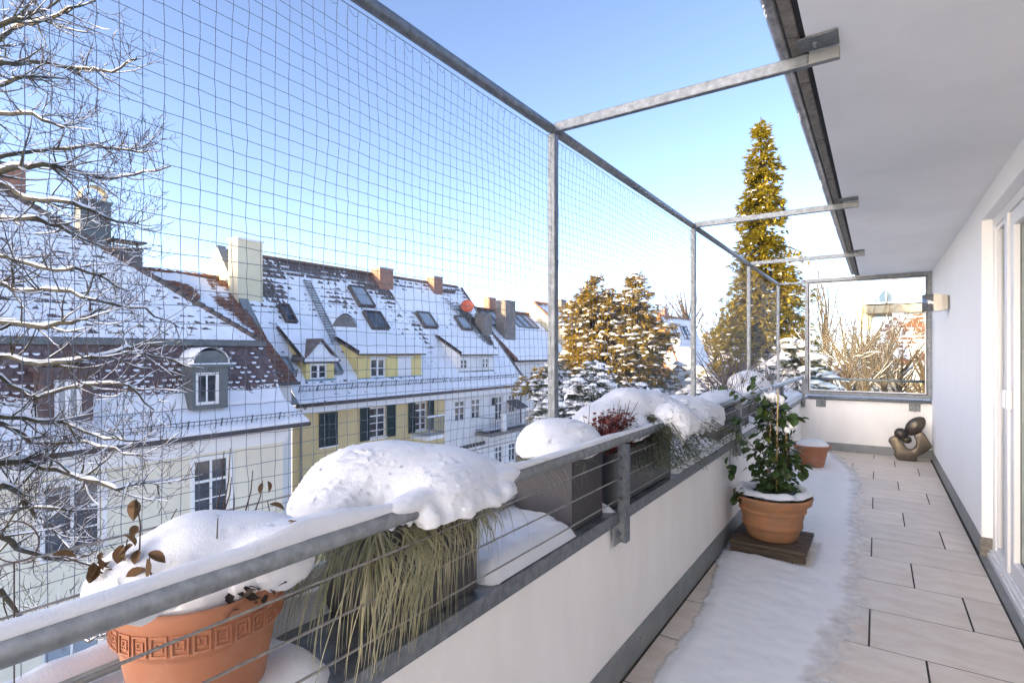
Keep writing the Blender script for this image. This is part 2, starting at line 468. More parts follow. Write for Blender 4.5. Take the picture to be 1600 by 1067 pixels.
# ---- floor and its tiles
fl = MB(); fl.box(XP, 1.9, Y_NEAR, YF, -0.30, -0.0024)
floor = tag(fl.build('balcony_floor', M['joint']), kind='structure')
ROW, LEN = 0.4385, 0.63
row0 = at_z(1440, 1029.7, 0).y
tile_cache = {}
XT0, XT1 = XP+0.014, 0.553
k = int((Y_NEAR-row0)/ROW)
while row0+k*ROW < YF-0.02:
    ya, yb = row0+k*ROW+0.0045, row0+(k+1)*ROW-0.0045
    yb = min(yb, YF-0.014)
    xs = [-0.03+((-k) % 3)*0.21+i*LEN for i in range(-3, 4)]
    for xa in xs:
        a, b = max(xa+0.0045, XT0), min(xa+LEN-0.0045, XT1)
        if b-a < 0.02 or yb-ya < 0.03 or yb < -0.4: continue
        key = (round(b-a, 3), round(yb-ya, 3))
        if key not in tile_cache:
            t = MB(); t.box(-key[0]/2, key[0]/2, -key[1]/2, key[1]/2, -0.0018, 0)
            tile_cache[key] = t.mesh('tile', M['tile'])
        o = piece('tile', tile_cache[key], floor, ((a+b)/2, (ya+yb)/2, rnd(-0.0003, 0.0003)),
                  (rnd(-.0004, .0004), rnd(-.0004, .0004), 0))
        k_ = 0
    k += 1

# ---- snow left on the floor
edgeL = [(0.6, -0.93), (1.4, -0.80), (1.95, -0.745), (2.4, -0.76), (2.9, -0.765), (3.35, -0.80), (3.7, -0.86), (4.6, -0.93), (8.7, -0.93)]
pr = [at_z(*p, 0) for p in ((1270, 1100), (1300, 1040), (1330, 985), (1344, 930), (1347, 870), (1345, 800), (1347, 765), (1340, 738), (1322, 722), (1300, 706), (1285, 700))]
edgeR = sorted([(-1.0, -0.22), (0.8, -0.22)] + [(p.y, p.x) for p in pr] + [(YF+.2, -0.80)])
def interp(tab, y):
    if y <= tab[0][0]: return tab[0][1]
    for (a, b), (c, d) in zip(tab, tab[1:]):
        if y <= c: return b+(d-b)*(y-a)/(c-a)
    return tab[-1][1]
STAND = (-0.60, 4.10)
def floor_snow_z(x, y):
    eL = interp(edgeL, y)+0.018*nz(y*6, 1.7)+0.008*nz(y*21, 4)
    eR = interp(edgeR, y)+0.030*nz(y*3.1, 9.2)+0.014*nz(y*15, 2.2)
    dl, dr = x-eL, eR-x
    a = max(-1, min(1, dl/0.10)); b = max(-1, min(1, dr/(0.34 if dr < 0 else 0.55)))
    fl_, fr_ = (a*3 if a < 0 else 1-(1-a)**2), (b*4 if b < 0 else b**1.15)
    t = min(fl_, fr_)
    z = 0.032*t + (0.006*nz(x*5, y*5, 1)+0.003*nz(x*17, y*17, 2))*min(1, abs(t)*2+.25) + 0.0016*nz(x*60, y*60, 5)
    if -.1 < dr < 0.40: z += 0.0030*nz(x*26, y*11, 8)+0.0022*nz(x*55, y*40, 3)
    # melted hollow round the wooden stand and the small pot
    q = max(abs(x-STAND[0])/0.248, abs(y-STAND[1])/0.25)+.05*nz(x*9, y*9, 3)
    q_st = q
    if q < 1.12: z -= 0.05*min(1, (1.12-q)/0.10)
    q = math.hypot(x+0.62, y-7.25)/0.20
    if q < 1: z -= 0.022*(1-q*q)
    cv = cover_of(x, y)
    return max(z, 0.0016+.003*cv) if cv > .01 and q_st > 1.0 else min(z, -.004)
def cover_of(x, y):
    eR = interp(edgeR, y)+0.030*nz(y*3.1, 9.2)+0.014*nz(y*15, 2.2); eL = interp(edgeL, y)+0.018*nz(y*6, 1.7)+0.008*nz(y*21, 4)
    return min(max(0, min(1, (eR-x+.09+.03*nz(x*7, y*7, 4))/.22)), max(0, min(1, (x-eL+.03)/.05)))
fs = MB(); snow_field(fs, XP+0.003, 0.20, 0.7, YF-0.003, floor_snow_z, 0.022)
fso = fs.build('floor_snow', M['snow_floor'])
at_ = fso.data.attributes.new('cover', 'FLOAT', 'POINT')
at_.data.foreach_set('value', [cover_of(*v[:2]) for v in fs.v])
tag(fso, 'trodden strip of snow lying along the balcony floor tiles', 'snow', kind='stuff')

# ---- parapets
par = thing('parapet_wall', 'long low white rendered parapet with metal skirting under the railing', 'wall', (XP, 3, 0))
b = MB(); b.box(XP-0.34, XP, Y_NEAR, 8.95, -0.6, Z_LEDGE-0.012); b.build('rendered_wall', M['render_cream'], par)
b = MB()
for i in range(6):
    y0 = -2.2+i*1.8; b.box(XP+0.001, XP+0.006, y0, min(y0+1.797, YF-.003), 0.008, 0.128)
b.box(XP+0.001, XP+0.0045, Y_NEAR, YF-.003, 0.128, 0.136)
sk = b.build('skirting', M['galv_dull'], par)
b = MB()
for y in (1.2, 1.75, 2.3, 2.85, 3.4, 4.9, 5.9, 6.9, 7.9):
    b.tube([(XP+0.006, y, 0.085), (XP+0.010, y, 0.085)], 0.006, 8)
b.build('skirting_screws', M['galv'], sk)
b = MB(); b.box(XP-0.352, XP+0.007, Y_NEAR, 8.95, Z_LEDGE-0.012, Z_LEDGE)
b.box(XP+0.0015, XP+0.007, Y_NEAR, 8.55, Z_LEDGE-0.046, Z_LEDGE-0.012)
b.box(XP-0.352, XP-0.345, Y_NEAR, 8.95, Z_LEDGE-0.06, Z_LEDGE-0.012)
b.build('coping', M['wet_zinc'], par, bevel=0.002)
# a bright galvanised lip along the inner edge of the coping
b = MB(); b.box(XP+0.0072, XP+0.0125, Y_NEAR, 8.5, Z_LEDGE-0.044, Z_LEDGE+0.004); b.build('coping_lip', M['galv'], par, bevel=0.0015)

# ledge snow with bare wet gaps
BARE = [(0.72, 0.90, 0.085), (1.60, 1.70, 0.03)]
def sst(a, b, x):
    t = max(0.0, min(1.0, (x-a)/(b-a))); return t*t*(3-2*t)
def ledge_z(x, y):
    u = (x-(XP-0.345))/0.345
    h = 0.050 + 0.022*nz(x*7, y*3.1, 3) + 0.006*nz(x*21, y*18, 6) + (.012 if y > 3 else 0)
    yy = y+.03*nz(x*11, y*4, 8)
    e = min(1.0, max(0.0, (1-u)/0.18)); h *= 1-(1-e)**2
    # the metal lies bare beside and in front of the planters
    g = sst(.66, .74, yy)*(1-sst(.92, 1.0, yy)); h -= .085*g*sst(.1, .35, u)
    for a, b_ in ((0.86, 1.17), (1.72, 1.99), (2.08, 2.84)):
        g = sst(a-.03, a+.05, yy)*(1-sst(b_-.02, b_+.07, yy)); h -= .10*g*sst(.70, .84, u)
    return Z_LEDGE + h
b = MB(); snow_field(b, XP-0.345, XP-0.0015, -0.6, 8.9, ledge_z, 0.02); b.build('ledge_snow', M['snow'], par)

endp = thing('parapet_wall', 'short cream end parapet below the glass screen, with grey skirting', 'wall', (0, YF+.15, 0))
b = MB(); b.box(XP+0.0005, XW+0.3, YF, YF+0.34, -0.6, Z_LEDGE-0.004); b.build('rendered_wall', M['render_cream'], endp)
b = MB(); b.box(XP+0.01, XW-0.008, YF-0.006, YF-0.001, 0.004, 0.108); b.box(XP+0.01, XW-0.008, YF-0.0045, YF-0.001, 0.108, 0.115)
b.build('skirting', M['galv_dull'], endp)
b = MB(); b.box(XP+0.008, XW+0.3, YF-0.006, YF+0.35, Z_LEDGE-0.004, Z_LEDGE+0.004); b.build('coping', M['galv'], endp)
b = MB(); snow_field(b, XP+0.03, XW-.01, YF+0.06, YF+0.34, lambda x, y: Z_LEDGE+0.012+0.035*min(1, (y-YF-.06)/.08)+0.01*nz(x*6, y*6), 0.03); b.build('ledge_snow', M['snow'], endp)

# ---- house wall with the patio door opening
YD, YD2, XREV, ZHEAD = 4.712, 0.35, 0.632, 2.22
hw = thing('house_wall', 'smooth white rendered house wall along the right of the balcony', 'wall', (XW, 6, 0))
b = MB()
b.box(XW, XW+0.35, YD, YF+0.34, -0.3, 2.40)
b.box(XW, XW+0.35, YD2-2.6, YD2, -0.3, 2.40)
b.box(XW, XW+0.35, YD2, YD, ZHEAD, 2.40)
b.build('rendered_wall', M['render_white'], hw, bevel=0.006)
b = MB(); b.box(XW-0.006, XW-0.001, YD+0.0, YF-0.008, 0.004, 0.118); b.box(XW-0.0045, XW-0.001, YD+.004, YF-0.008, 0.118, 0.126)
b.build('skirting', M['galv_dull'], hw)
b = MB(); b.box(XW-0.006, XW+0.055, YD-0.006, YD-0.001, 0.004, 0.126); b.build('skirting_return', M['fascia'], hw)

door = thing('patio_door', 'white framed glazed patio door with narrow side light', 'door', (XREV, 2.5, 0))
fz0, fz1 = 0.02, ZHEAD-0.0
ya = YD-0.001
b = MB()
b.box(XREV, XREV+0.07, ya-0.065, ya, fz0, fz1)                     # jamb
b.box(XREV, XREV+0.07, YD2, ya-0.065, fz1-0.06, fz1)               # head
b.box(XREV, XREV+0.07, YD2, ya-0.065, fz0, fz0+0.05)               # sill frame
yb_ = at_x(1572, 700, XREV).y
b.box(XREV-0.004, XREV+0.07, yb_-0.06, yb_+0.03, fz0+0.05, fz1-0.06)      # mullion
b.build('frame', M['pvc'], door, bevel=0.004)
b = MB(); b.box(XREV+0.03, XREV+0.036, yb_+0.03, ya-0.065, fz0+0.05, fz1-0.06); b.build('side_light_pane', M['doorglass'], door)
b = MB()
for q in (yb_+0.03, ya-0.065-0.02): b.box(XREV+0.012, XREV+0.05, q, q+0.02, fz0+0.05, fz1-0.06)
b.box(XREV+0.012, XREV+0.05, yb_+0.05, ya-0.085, fz0+0.05, fz0+0.075); b.box(XREV+0.012, XREV+0.05, yb_+0.05, ya-0.085, fz1-0.085, fz1-0.06)
b.build('side_light_bead', M['pvc'], door)
ys = yb_-0.075
sash = MB()
y2 = ys-1.15
sash.box(XREV+0.008, XREV+0.075, ys-0.085, ys, fz0+0.055, fz1-0.065)
sash.box(XREV+0.008, XREV+0.075, y2, y2+0.085, fz0+0.055, fz1-0.065)
sash.box(XREV+0.008, XREV+0.075, y2+0.085, ys-0.085, fz0+0.055, fz0+0.145)
sash.box(XREV+0.008, XREV+0.075, y2+0.085, ys-0.085, fz1-0.15, fz1-0.065)
so = sash.build('sash', M['pvc'], door, bevel=0.005)
b = MB(); b.box(XREV+0.04, XREV+0.046, y2+0.085, ys-0.085, fz0+0.145, fz1-0.15); b.build('pane', M['doorglass'], so)
b = MB(); g = 0.006
b.box(XREV+0.0365, XREV+0.0395, ys-0.085-g, ys-0.0851, fz0+0.145, fz1-0.15); b.box(XREV+0.0365, XREV+0.0395, y2+.085, ys-.085-g, fz0+.1451, fz0+.145+g)
b.build('gasket', M['rubber'], so)
for yy, nm in ((yb_-0.02, 'pull_handle'), (ys-0.05, 'door_handle')):
    b = MB(); b.box(XREV-0.022, XREV+0.006, yy-0.016, yy+0.016, 1.02, 1.13); b.build(nm, M['pvc'], door, bevel=0.008, seg=3)
b = MB(); b.box(XREV-0.020, XREV+0.0, YD2, ya-0.01, 0.035, 0.055); b.box(XREV-0.030, XREV-0.012, YD2, ya-0.01, -0.01, 0.034)
b.build('sill_profile', M['pvc'], door, bevel=0.003)
b = MB(); b.box(XT1+0.012, XREV-0.031, YD2, YD-0.008, -0.02, 0.004); b.box(XT1+0.010, XT1+0.016, YD2, YD+0.0, -0.02, 0.012)
b.build('drain_channel', M['galv_dull'], door)
b = MB()
for yy in (at_x(1556, 868, XREV).y, at_x(1574, 904, XREV).y):
    b.tube([(XREV-0.021, yy, 0.046), (XREV-0.027, yy, 0.046)], 0.011, 12)
b.build('drain_cap', M['pvc'], door)
# room behind the glass
room = tag(MB().box(2.6, 2.62, -2.2, 6, -0.1, 2.5).box(0.93, 2.6, 6, 6.02, -0.1, 2.5).box(0.93, 2.6, -2.2, 6, 2.5, 2.52).build('room_wall', M['room']), kind='structure')
b = MB()
def cur(i, j):
    y = YD-0.05-i*0.012
    return (0.735+0.022*math.sin(i*0.62)+0.01*math.sin(i*.23), y, 0.05+2.15*j)
b.grid(cur, 350, 2, True)
tag(b.build('curtain', M['curtain']), 'pale pleated curtain hanging behind the patio door glass', 'curtain')

# ---- soffit, fascia, gutter
Z_SOF = 2.362
roof = thing('roof_overhang', 'white roof soffit over the balcony with dark fascia and frosted gutter', 'roof', (0.2, 3, Z_SOF))
b = MB(); b.box(-0.19, XW+0.30, Y_NEAR, YF+0.0, Z_SOF, Z_SOF+0.10); b.build('soffit', M['soffit'], roof)
b = MB(); b.box(-0.206, -0.191, Y_NEAR, YF+0.06, Z_SOF+0.004, Z_SOF+0.10); b.build('gap_shade_strip', M['black'], roof)  # solid strip; the shade of the gap is put into its black colour
k = 0; y = Y_NEAR
while y < YF-0.05:
    L = rnd(0.33, 0.36)
    b = MB(); b.box(-0.244, -0.2065, y+0.002, min(y+L-0.002, YF), Z_SOF+0.004+rnd(0, .004), Z_SOF+0.06)
    b.build('fascia_board', M['fascia'], roof, bevel=0.006, seg=2)
    y += L
gz = Z_SOF+0.028
b = MB()
gp = [(-0.268+0.0015*nz(i*.3), Y_NEAR+i*0.1, gz) for i in range(int((YF-Y_NEAR)/0.1)+1)]
b.tube(gp, 0.0205, 14); gut = b.build('gutter', M['gutter'], roof)
b = MB()
for yy in (1.35, 1.72, 2.6, 3.7, 5.1):
    for q in range(3):
        y0 = yy+q*0.03+rnd(0, .02); L = rnd(.006, .02)
        b.tube([(-0.277, y0, gz-0.014), (-0.278, y0, gz-0.019-L*.6), (-0.278, y0, gz-0.020-L)], [.004, .003, .0006], 6)
b.build('icicle', M['ice'], gut)
# roof deck above the soffit
b = MB(); b.obox((-0.24, Y_NEAR, Z_SOF+0.075), (0, YF-Y_NEAR+0.5, 0), (3.2, 0, 2.2), (-0.02, 0, 0.04)); b.build('roof_deck', M['rt_brown'], roof)
b = MB(); b.obox((-0.22, Y_NEAR, Z_SOF+0.125), (0, YF-Y_NEAR+0.5, 0), (3.1, 0, 2.13), (-0.03, 0, 0.07)); b.build('roof_snow', M['snow'], roof)
# gable infill so the attic is closed
b = MB(); k0 = [(-0.18, YF+0.34, Z_SOF+.1), (2.9, YF+0.34, Z_SOF+.1), (2.9, YF+0.34, Z_SOF+2.1)]
b.tri(*k0); b.build('gable_infill', M['render_white'], roof)

# ---- frame that carries the net
ZT = 2.325
fr = thing('net_frame', 'galvanised steel tube frame with posts and cross bars above the parapet', 'frame', (XN, 2, Z_LEDGE))
b = MB()
ys_ = [Y_NEAR] + list(POST_Y)
for a, c in zip(ys_, ys_[1:]):
    b.tube([(XN, a+0.022, ZT), (XN, c-0.022, ZT)], 0.0205, 18)
tr = b.build('top_tube', M['galv'], fr)
b = MB()
for y in POST_Y[:3]: b.tube([(XN, y-0.03, ZT), (XN, y+0.03, ZT)], 0.0175, 16)
b.tube([(XN, POST_Y[3]-0.04, ZT), (XN, POST_Y[3]+0.02, ZT)], 0.0205, 16)
b.build('tube_joint', M['galv_dull'], tr)
pm = MB(); pm.box(-0.018, 0.018, -0.018, 0.018, 0, ZT-0.02-Z_LEDGE+0.25); pm = pm.mesh('post', M['galv'])
for y in POST_Y:
    o = piece('post', pm, fr, (XN, y, Z_LEDGE-0.25)); md = o.modifiers.new('bevel', 'BEVEL'); md.width = 0.004; md.segments = 2
for y in POST_Y[:3]:
    b = MB(); b.box(XN+0.012, -0.19, y-0.013, y+0.013, ZT-0.014, ZT+0.026)
    cb = b.build('cross_bar', M['galv'], fr, bevel=0.003)
    b = MB(); b.box(-0.19, -0.10, y-0.013, y+0.013, ZT-0.012, ZT+0.026); b.build('bar_end', M['galv_dull'], cb, bevel=.003)
    b = MB(); b.box(-0.215, -0.10, y-0.105, y-0.0135, Z_SOF-0.0075, Z_SOF-0.0015); b.build('bracket_plate', M['galv'], cb, bevel=0.002)
    b = MB(); b.tube([(-0.165, y-0.065, Z_SOF-0.008), (-0.165, y-0.065, Z_SOF-0.018)], 0.010, 6, smooth=False); b.tube([(-0.165, y-0.065, Z_SOF-0.018), (-0.165, y-0.065, Z_SOF-0.026)], 0.005, 8); b.build('bolt', M['galv'], cb)
y = POST_Y[3]
b = MB(); b.box(XN+0.012, -0.84, y-0.012, y+0.012, ZT-0.014, ZT+0.016); b.build('cross_bar', M['galv'], fr, bevel=0.003)
ZL = 0.775
b = MB(); b.tube([(XN, Y_NEAR, ZL), (XN, 8.60, ZL)], 0.019, 14); lt = b.build('lower_tube', M['galv_dull'], fr)
b = MB()
pts = [(XN, -0.6+i*0.02, ZL+0.012) for i in range(461)]
snow_strip(b, pts, 0.020, lambda i: 0.026+0.012*nz(i*.09, 3)+0.006*nz(i*.4, 5))
b.build('snow_cover', M['snow'], lt)

for z in (1.006, .92):
    b = MB(); b.tube([(XN+.006, Y_NEAR+i*.45, z-.003*(i % 2)) for i in range(25)], .0022, 6); b.build('cable', M['cable'], fr)

# ---- net
net = thing('safety_net', 'fine square mesh safety net stretched between the steel tubes', 'net', (XN, 3, ZL))
def net_panel(P0, dU, nU, nV, z0, cell, r, name, seed=0):
    g = MB()
    P0 = Vector(P0); dU = Vector(dU)
    n_ = Vector((dU.y, -dU.x, 0))
    def knot(i, j):
        u = i*cell; z = z0+j*cell
        sag = 0.006*nz(i*0.13+seed, j*0.11, 1)
        a = u+0.0035*nz(i*1.7, j*0.8, 3+seed)+0.006*nz(i*.31, j*.22, 7)+sag
        zz = z+0.0035*nz(i*.8, j*1.7, 9+seed)+0.010*nz(i*.06, j*.09, 2+seed)-0.004*math.sin(i*.105)**2
        return P0+dU*a+n_*(0.012*nz(i*.09, j*.12, 5))+Vector((0, 0, zz))
    K = [[knot(i, j) for j in range(nV+1)] for i in range(nU+1)]
    def seg(a, b):
        t = (b-a)
        x = t.cross(n_).normalized(); y = n_.normalized()
        k = len(g.v)
        for p in (a, b):
            for q in range(3):
                an = q*2.0944+.5
                g.v.append(tuple(p+x*(r*math.cos(an))+y*(r*math.sin(an))))
        for q in range(3):
            g.face((k+q, k+(q+1) % 3, k+3+(q+1) % 3, k+3+q), True)
    def knotm(p):
        k = len(g.v); s_ = r*2.1
        for d in ((s_,0,0),(-s_,0,0),(0,s_,0),(0,-s_,0),(0,0,s_),(0,0,-s_)):
            g.v.append((p.x+d[0], p.y+d[1], p.z+d[2]))
        for q in ((0,2,4),(2,1,4),(1,3,4),(3,0,4),(2,0,5),(1,2,5),(3,1,5),(0,3,5)):
            g.face(tuple(k+i for i in q), True)
    for i in range(nU+1):
        for j in range(nV+1):
            if i < nU and (j < nV): seg(K[i][j], K[i+1][j])
            if j < nV: seg(K[i][j], K[i][j+1])
            if P0.y+i*cell < 4.2 or dU.x: knotm(K[i][j])
    o = g.build(name, M['net'], net)
    return K
CELL = 0.0352
nV = int((ZT-0.06-ZL)/CELL)
K = net_panel((XN, -0.45, 0), (0, 1, 0), int((8.58+0.45)/CELL), nV, ZL, CELL, 0.0008, 'mesh')
net_panel((XN+.02, 8.60, 0), (1, 0, 0), int((XR-XN-.03)/CELL), nV, ZL, CELL, 0.00085, 'mesh', 3)
b = MB()
b.tube([(XN, -0.45+i*0.25, ZT-0.042+0.003*math.sin(i*1.3)) for i in range(37)], 0.0012, 5)
top = [K[i][nV] for i in range(len(K))]
i = 0
while i < len(top)-2 and top[i].y < 4.4:
    p, q = top[i], top[i+1]
    m = (p+q)/2
    zc = ZT-0.042
    b.tube([p, Vector((XN, p.y+.001, zc))], 0.0008, 3, caps=False)
    if i % 2 == 0: b.tube([Vector((XN, p.y, zc)), Vector((XN+.003, p.y+.008, zc-.014)), Vector((XN+.003, p.y+.020, zc-.022)), Vector((XN, q.y, zc-.014)), Vector((XN, q.y+.002, zc))], 0.0007, 3, caps=False)
    if random.random() < .25:
        b.tube([q, q+Vector((rnd(-.01, .01), rnd(.0, .02), rnd(-.025, -.01)))], 0.0007, 3, caps=False)
    i += 1
b.build('border_rope', M['net'], net)
b = MB()
for _ in range(26):
    a = random.choice(K[5:180]); p = random.choice(a)
    b.tube([p+Vector((0, -.006, .002)), p, p+Vector((0, .007, -.001))], [.0008, .0028, .0008], 5)
b.build('ice_bead', M['ice'], net)['kind'] = 'stuff'

# ---- railing
rl = thing('railing', 'grey steel handrail with wire cables and snow along its top', 'railing', (XR, 3, Z_LEDGE))
ZR = 0.995
b = MB(); b.tube([(XR, -0.8, ZR), (XR, 8.57, ZR)], 0.0215, 20); hr = b.build('handrail', M['galv'], rl)
pts = [(XR, -0.6+i*0.01, ZR+0.0175) for i in range(915)]
RB = [(0.60, 0.08, 0.016), (0.70, 0.06, 0.012), (1.22, 0.10, .014), (1.9, 0.12, 0.006), (2.35, .1, .012)]
def rail_snow(i):
    y = -0.6+i*0.01
    h = 0.012+0.004*nz(y*3.1, 2)+0.0025*nz(y*11, 7)+0.0015*nz(y*40, 1)
    if y < 0.9: h += 0.004
    for c, w, a in RB: h += a*math.exp(-((y-c)/w)**2)
    if y > 2.15: h = 0.010+0.005*nz(y*4, 1)+0.004*nz(y*17, 1)
    if y > 3.0: h = 0.013+0.004*nz(y*5, 1)
    return h
b = MB(); snow_strip(b, pts, 0.0145, rail_snow, 11)
b.build('snow_cover', M['snow'], hr)
# ice hanging under the rail
b = MB()
for y0, y1, d in ((0.30, 0.42, .018), (0.78, 0.98, .022), (1.55, 1.72, .010)):
    n_ = int((y1-y0)/.006)
    for s_ in (-1, 1):
        b.grid(lambda i, j: (XR-0.005+s_*0.003*(1-j), y0+i*.006, ZR-0.0195-j*d*(0.25+0.75*abs(nz(i*.21, y0*9, 1))*1.6)*math.sin(math.pi*i/(n_-1))), n_, 2, True)
b.build('ice_fringe', M['ice'], hr)['kind'] = 'stuff'
postm = MB()
postm.box(-0.006, 0.030, -0.0225, -0.0165, 0.585, ZR-0.014)       # flat towards the camera
postm.box(0.024, 0.030, -0.0165, 0.018, 0.585, ZR-0.018)
postm = postm.mesh('post', M['galv'])
platem = MB(); platem.box(0.0, 0.006, -0.085, 0.06, 0.585, 0.665); platem.box(0.006, 0.024, -0.03, -0.0228, 0.60, 0.665)
platem = platem.mesh('base_plate', M['galv_dull'])
boltm = MB(); boltm.tube([(0.006, -0.055, 0.63), (0.009, -0.055, 0.63)], 0.013, 14); boltm.tube([(0.009, -0.055, 0.63), (0.017, -0.055, 0.63)], 0.009, 6, smooth=False); boltm.tube([(0.017, -0.055, 0.63), (0.022, -0.055, 0.63)], 0.0045, 8)
boltm = boltm.mesh('bolt', M['galv'])
ferm = MB()
for z in (0.925, 0.843, 0.762): ferm.tube([(0.008, -0.030, z), (0.008, -0.0225, z)], 0.0065, 8)
ferm = ferm.mesh('cable_ferrule', M['iron'])
for y in POST_Y:
    x = XP+0.0135
    p = piece('post', postm, rl, (x, y-(0.04 if y > 8 else 0), 0))
    for nm, me in (('base_plate', platem), ('bolt', boltm), ('cable_ferrule', ferm)):
        piece(nm, me, p, (x-(0.0 if nm == 'cable_ferrule' else 0.0), y-(0.04 if y > 8 else 0), 0))
for z in (0.925, 0.843, 0.762):
    b = MB()
    c_ = [(XP+0.0215, -0.8+i*(8.55+.8)/24, z+(0.0012 if i % 2 else 0)) for i in range(25)]
    b.tube(c_, 0.0026, 8)
    b.build('cable', M['cable'], rl)
b = MB()
for y in [rnd(2.2, 8.4) for _ in range(40)]:
    z = random.choice((0.925, 0.843, 0.762)); b.tube([(XP+.0215, y, z), (XP+.0215, y+.001, z-.009)], [.003, .0008], 5)
b.build('ice_drop', M['ice'], rl)

# ---- glass screen at the far end
YS = 8.535
sc = thing('glass_screen', 'clear glass wind screen in a grey steel frame at the balcony end', 'screen', (0, YS, Z_LEDGE))
xa, xb = -0.832, XW-0.006
za, zb = 0.765, 2.355
b = MB(); w = 0.045
b.box(xa, xa+w, YS-0.02, YS+0.02, za, zb); b.box(xb-w, xb, YS-0.02, YS+0.02, za, zb)
b.box(xa+w, xb-w, YS-0.02, YS+0.02, za, za+w); b.box(xa+w, xb-w, YS-0.02, YS+0.02, zb-w, zb)
sf = b.build('frame', M['galv'], sc, bevel=0.002)
b = MB(); g = 0.010
for q, mm in ((0, 'rubber'),):
    b.box(xa+w, xa+w+g, YS-0.012, YS+0.012, za+w, zb-w); b.box(xb-w-g, xb-w, YS-0.012, YS+0.012, za+w, zb-w)
    b.box(xa+w+g, xb-w-g, YS-0.012, YS+0.012, za+w, za+w+g); b.box(xa+w+g, xb-w-g, YS-0.012, YS+0.012, zb-w-g, zb-w)
b.build('gasket', M['rubber'], sf)
b = MB(); h_ = w+g
for q in ((xa+h_, xa+h_+.012, za+h_, zb-h_), (xb-h_-.012, xb-h_, za+h_, zb-h_), (xa+h_+.012, xb-h_-.012, za+h_, za+h_+.012), (xa+h_+.012, xb-h_-.012, zb-h_-.012, zb-h_)):
    b.box(q[0], q[1], YS-0.008, YS+0.008, q[2], q[3])
b.build('glazing_bead', M['trim'], sf)
b = MB(); b.box(xa+h_+.012, xb-h_-.012, YS-0.004, YS+0.004, za+h_+.012, zb-h_-.012); b.build('pane', M['glass'], sc)
b = MB(); b.tube([(xa+0.02, YS+0.06, ZR-0.01), (xb-0.01, YS+0.06, ZR-0.02)], 0.017, 12); b.build('rear_rail', M['galv'], sc)
b = MB(); b.tube([(xa+0.03, YS-0.004, 0.728), (xb-0.015, YS-0.004, 0.722)], 0.0185, 14); b.build('support_tube', M['galv'], sc)
for x in (-0.64, 0.40):
    b = MB(); b.box(x-0.06, x+0.06, YF-0.010, YF-0.004, 0.595, 0.69); b.box(x-0.004, x+0.004, YS-0.012, YF-0.010, 0.59, 0.745)
    bk = b.build('bracket', M['galv'], sc)
    for q in (-.035, .035):
        b = MB(); b.tube([(x+q, YF-0.010, 0.64), (x+q, YF-0.017, 0.64)], 0.010, 8); b.build('bolt', M['galv_dull'], bk)
b = MB(); snow_strip(b, [(xa+i*.02, YS, zb) for i in range(42)], 0.02, lambda i: 0.012+0.005*nz(i*.3, 4)); b.build('snow_cover', M['snow'], sf)

# ---- wall lamp
lp = thing('wall_lamp', 'chrome up and down wall lamp with rounded front on white wall', 'lamp', (XW, 6.62, 1.83))
b = MB()
prof = []
hw_, L_ = 0.085, 0.21
for i in range(17):
    a = math.pi/2+math.pi*i/16
    prof.append((-L_+hw_+hw_*math.cos(a), hw_*math.sin(a)))
prof = [(-0.06, hw_)]+prof+[(-0.06, -hw_)]
for z0, z1, fl_ in ((1.745, 1.905, 0),):
    n_ = len(prof); k0 = len(b.v)
    for x, y in prof: b.v.append((XW+x, 6.62+y, z0))
    for x, y in prof: b.v.append((XW+x, 6.62+y, z1))
    for i in range(n_-1): b.face((k0+i+1, k0+i, k0+n_+i, k0+n_+i+1), 0 < i < n_-2)
    b.face((k0, k0+n_-1, k0+2*n_-1, k0+n_))
    b.face(tuple(k0+i for i in range(n_))); b.face(tuple(k0+n_+i for i in reversed(range(n_))))
b.build('shade', M['chrome'], lp)
b = MB(); b.box(XW-0.06, XW-0.012, 6.585, 6.655, 1.752, 1.898); b.build('arm', M['chrome'], lp, bevel=.004)
b = MB(); b.box(XW-0.012, XW-0.001, 6.56, 6.68, 1.765, 1.885); b.build('wall_plate', M['galv'], lp)

# ---- sculpture
SQ = 8.33
def sp(zx, zy): return at_y(1380+zx*0.075, 660+zy*0.075, SQ)
base_z = sp(480, 775).z
stt = thing('sculpture', 'small abstract bronze sculpture with a round opening, in the corner', 'sculpture', (sp(500, 770).x, SQ, 0))
outl = [(110, 370), (128, 320), (170, 285), (240, 262), (300, 262), (335, 285), (350, 350), (390, 395), (430, 412), (445, 450), (480, 500), (530, 540), (590, 548), (640, 520), (680, 470), (692, 410), (675, 345), (620, 250), (700, 205), (805, 160), (880, 250), (960, 380), (1026, 488), (900, 580), (800, 640), (705, 690), (692, 778), (600, 778), (480, 770), (380, 752), (290, 738), (240, 680), (215, 605), (255, 588), (225, 540), (160, 450)]
me = bpy.data.meshes.new('body'); bm = bmesh.new()
vsb = [bm.verts.new((sp(*q).x, SQ-0.055, sp(*q).z-base_z)) for q in outl]
fc = bm.faces.new(vsb)
ex = bmesh.ops.extrude_face_region(bm, geom=[fc])
for v in [g for g in ex['geom'] if isinstance(g, bmesh.types.BMVert)]: v.co.y += 0.13
bmesh.ops.recalc_face_normals(bm, faces=bm.faces)
for f in bm.faces: f.smooth = True
bm.to_mesh(me); bm.free(); me.materials.append(M['bronze'])
o = bpy.data.objects.new('body', me); COL.objects.link(o); o.parent = stt; o.matrix_parent_inverse = Matrix.Translation(-Vector(stt.location))
md = o.modifiers.new('bevel', 'BEVEL'); md.width = 0.030; md.segments = 4; md.limit_method = 'ANGLE'; md.angle_limit = R(50)
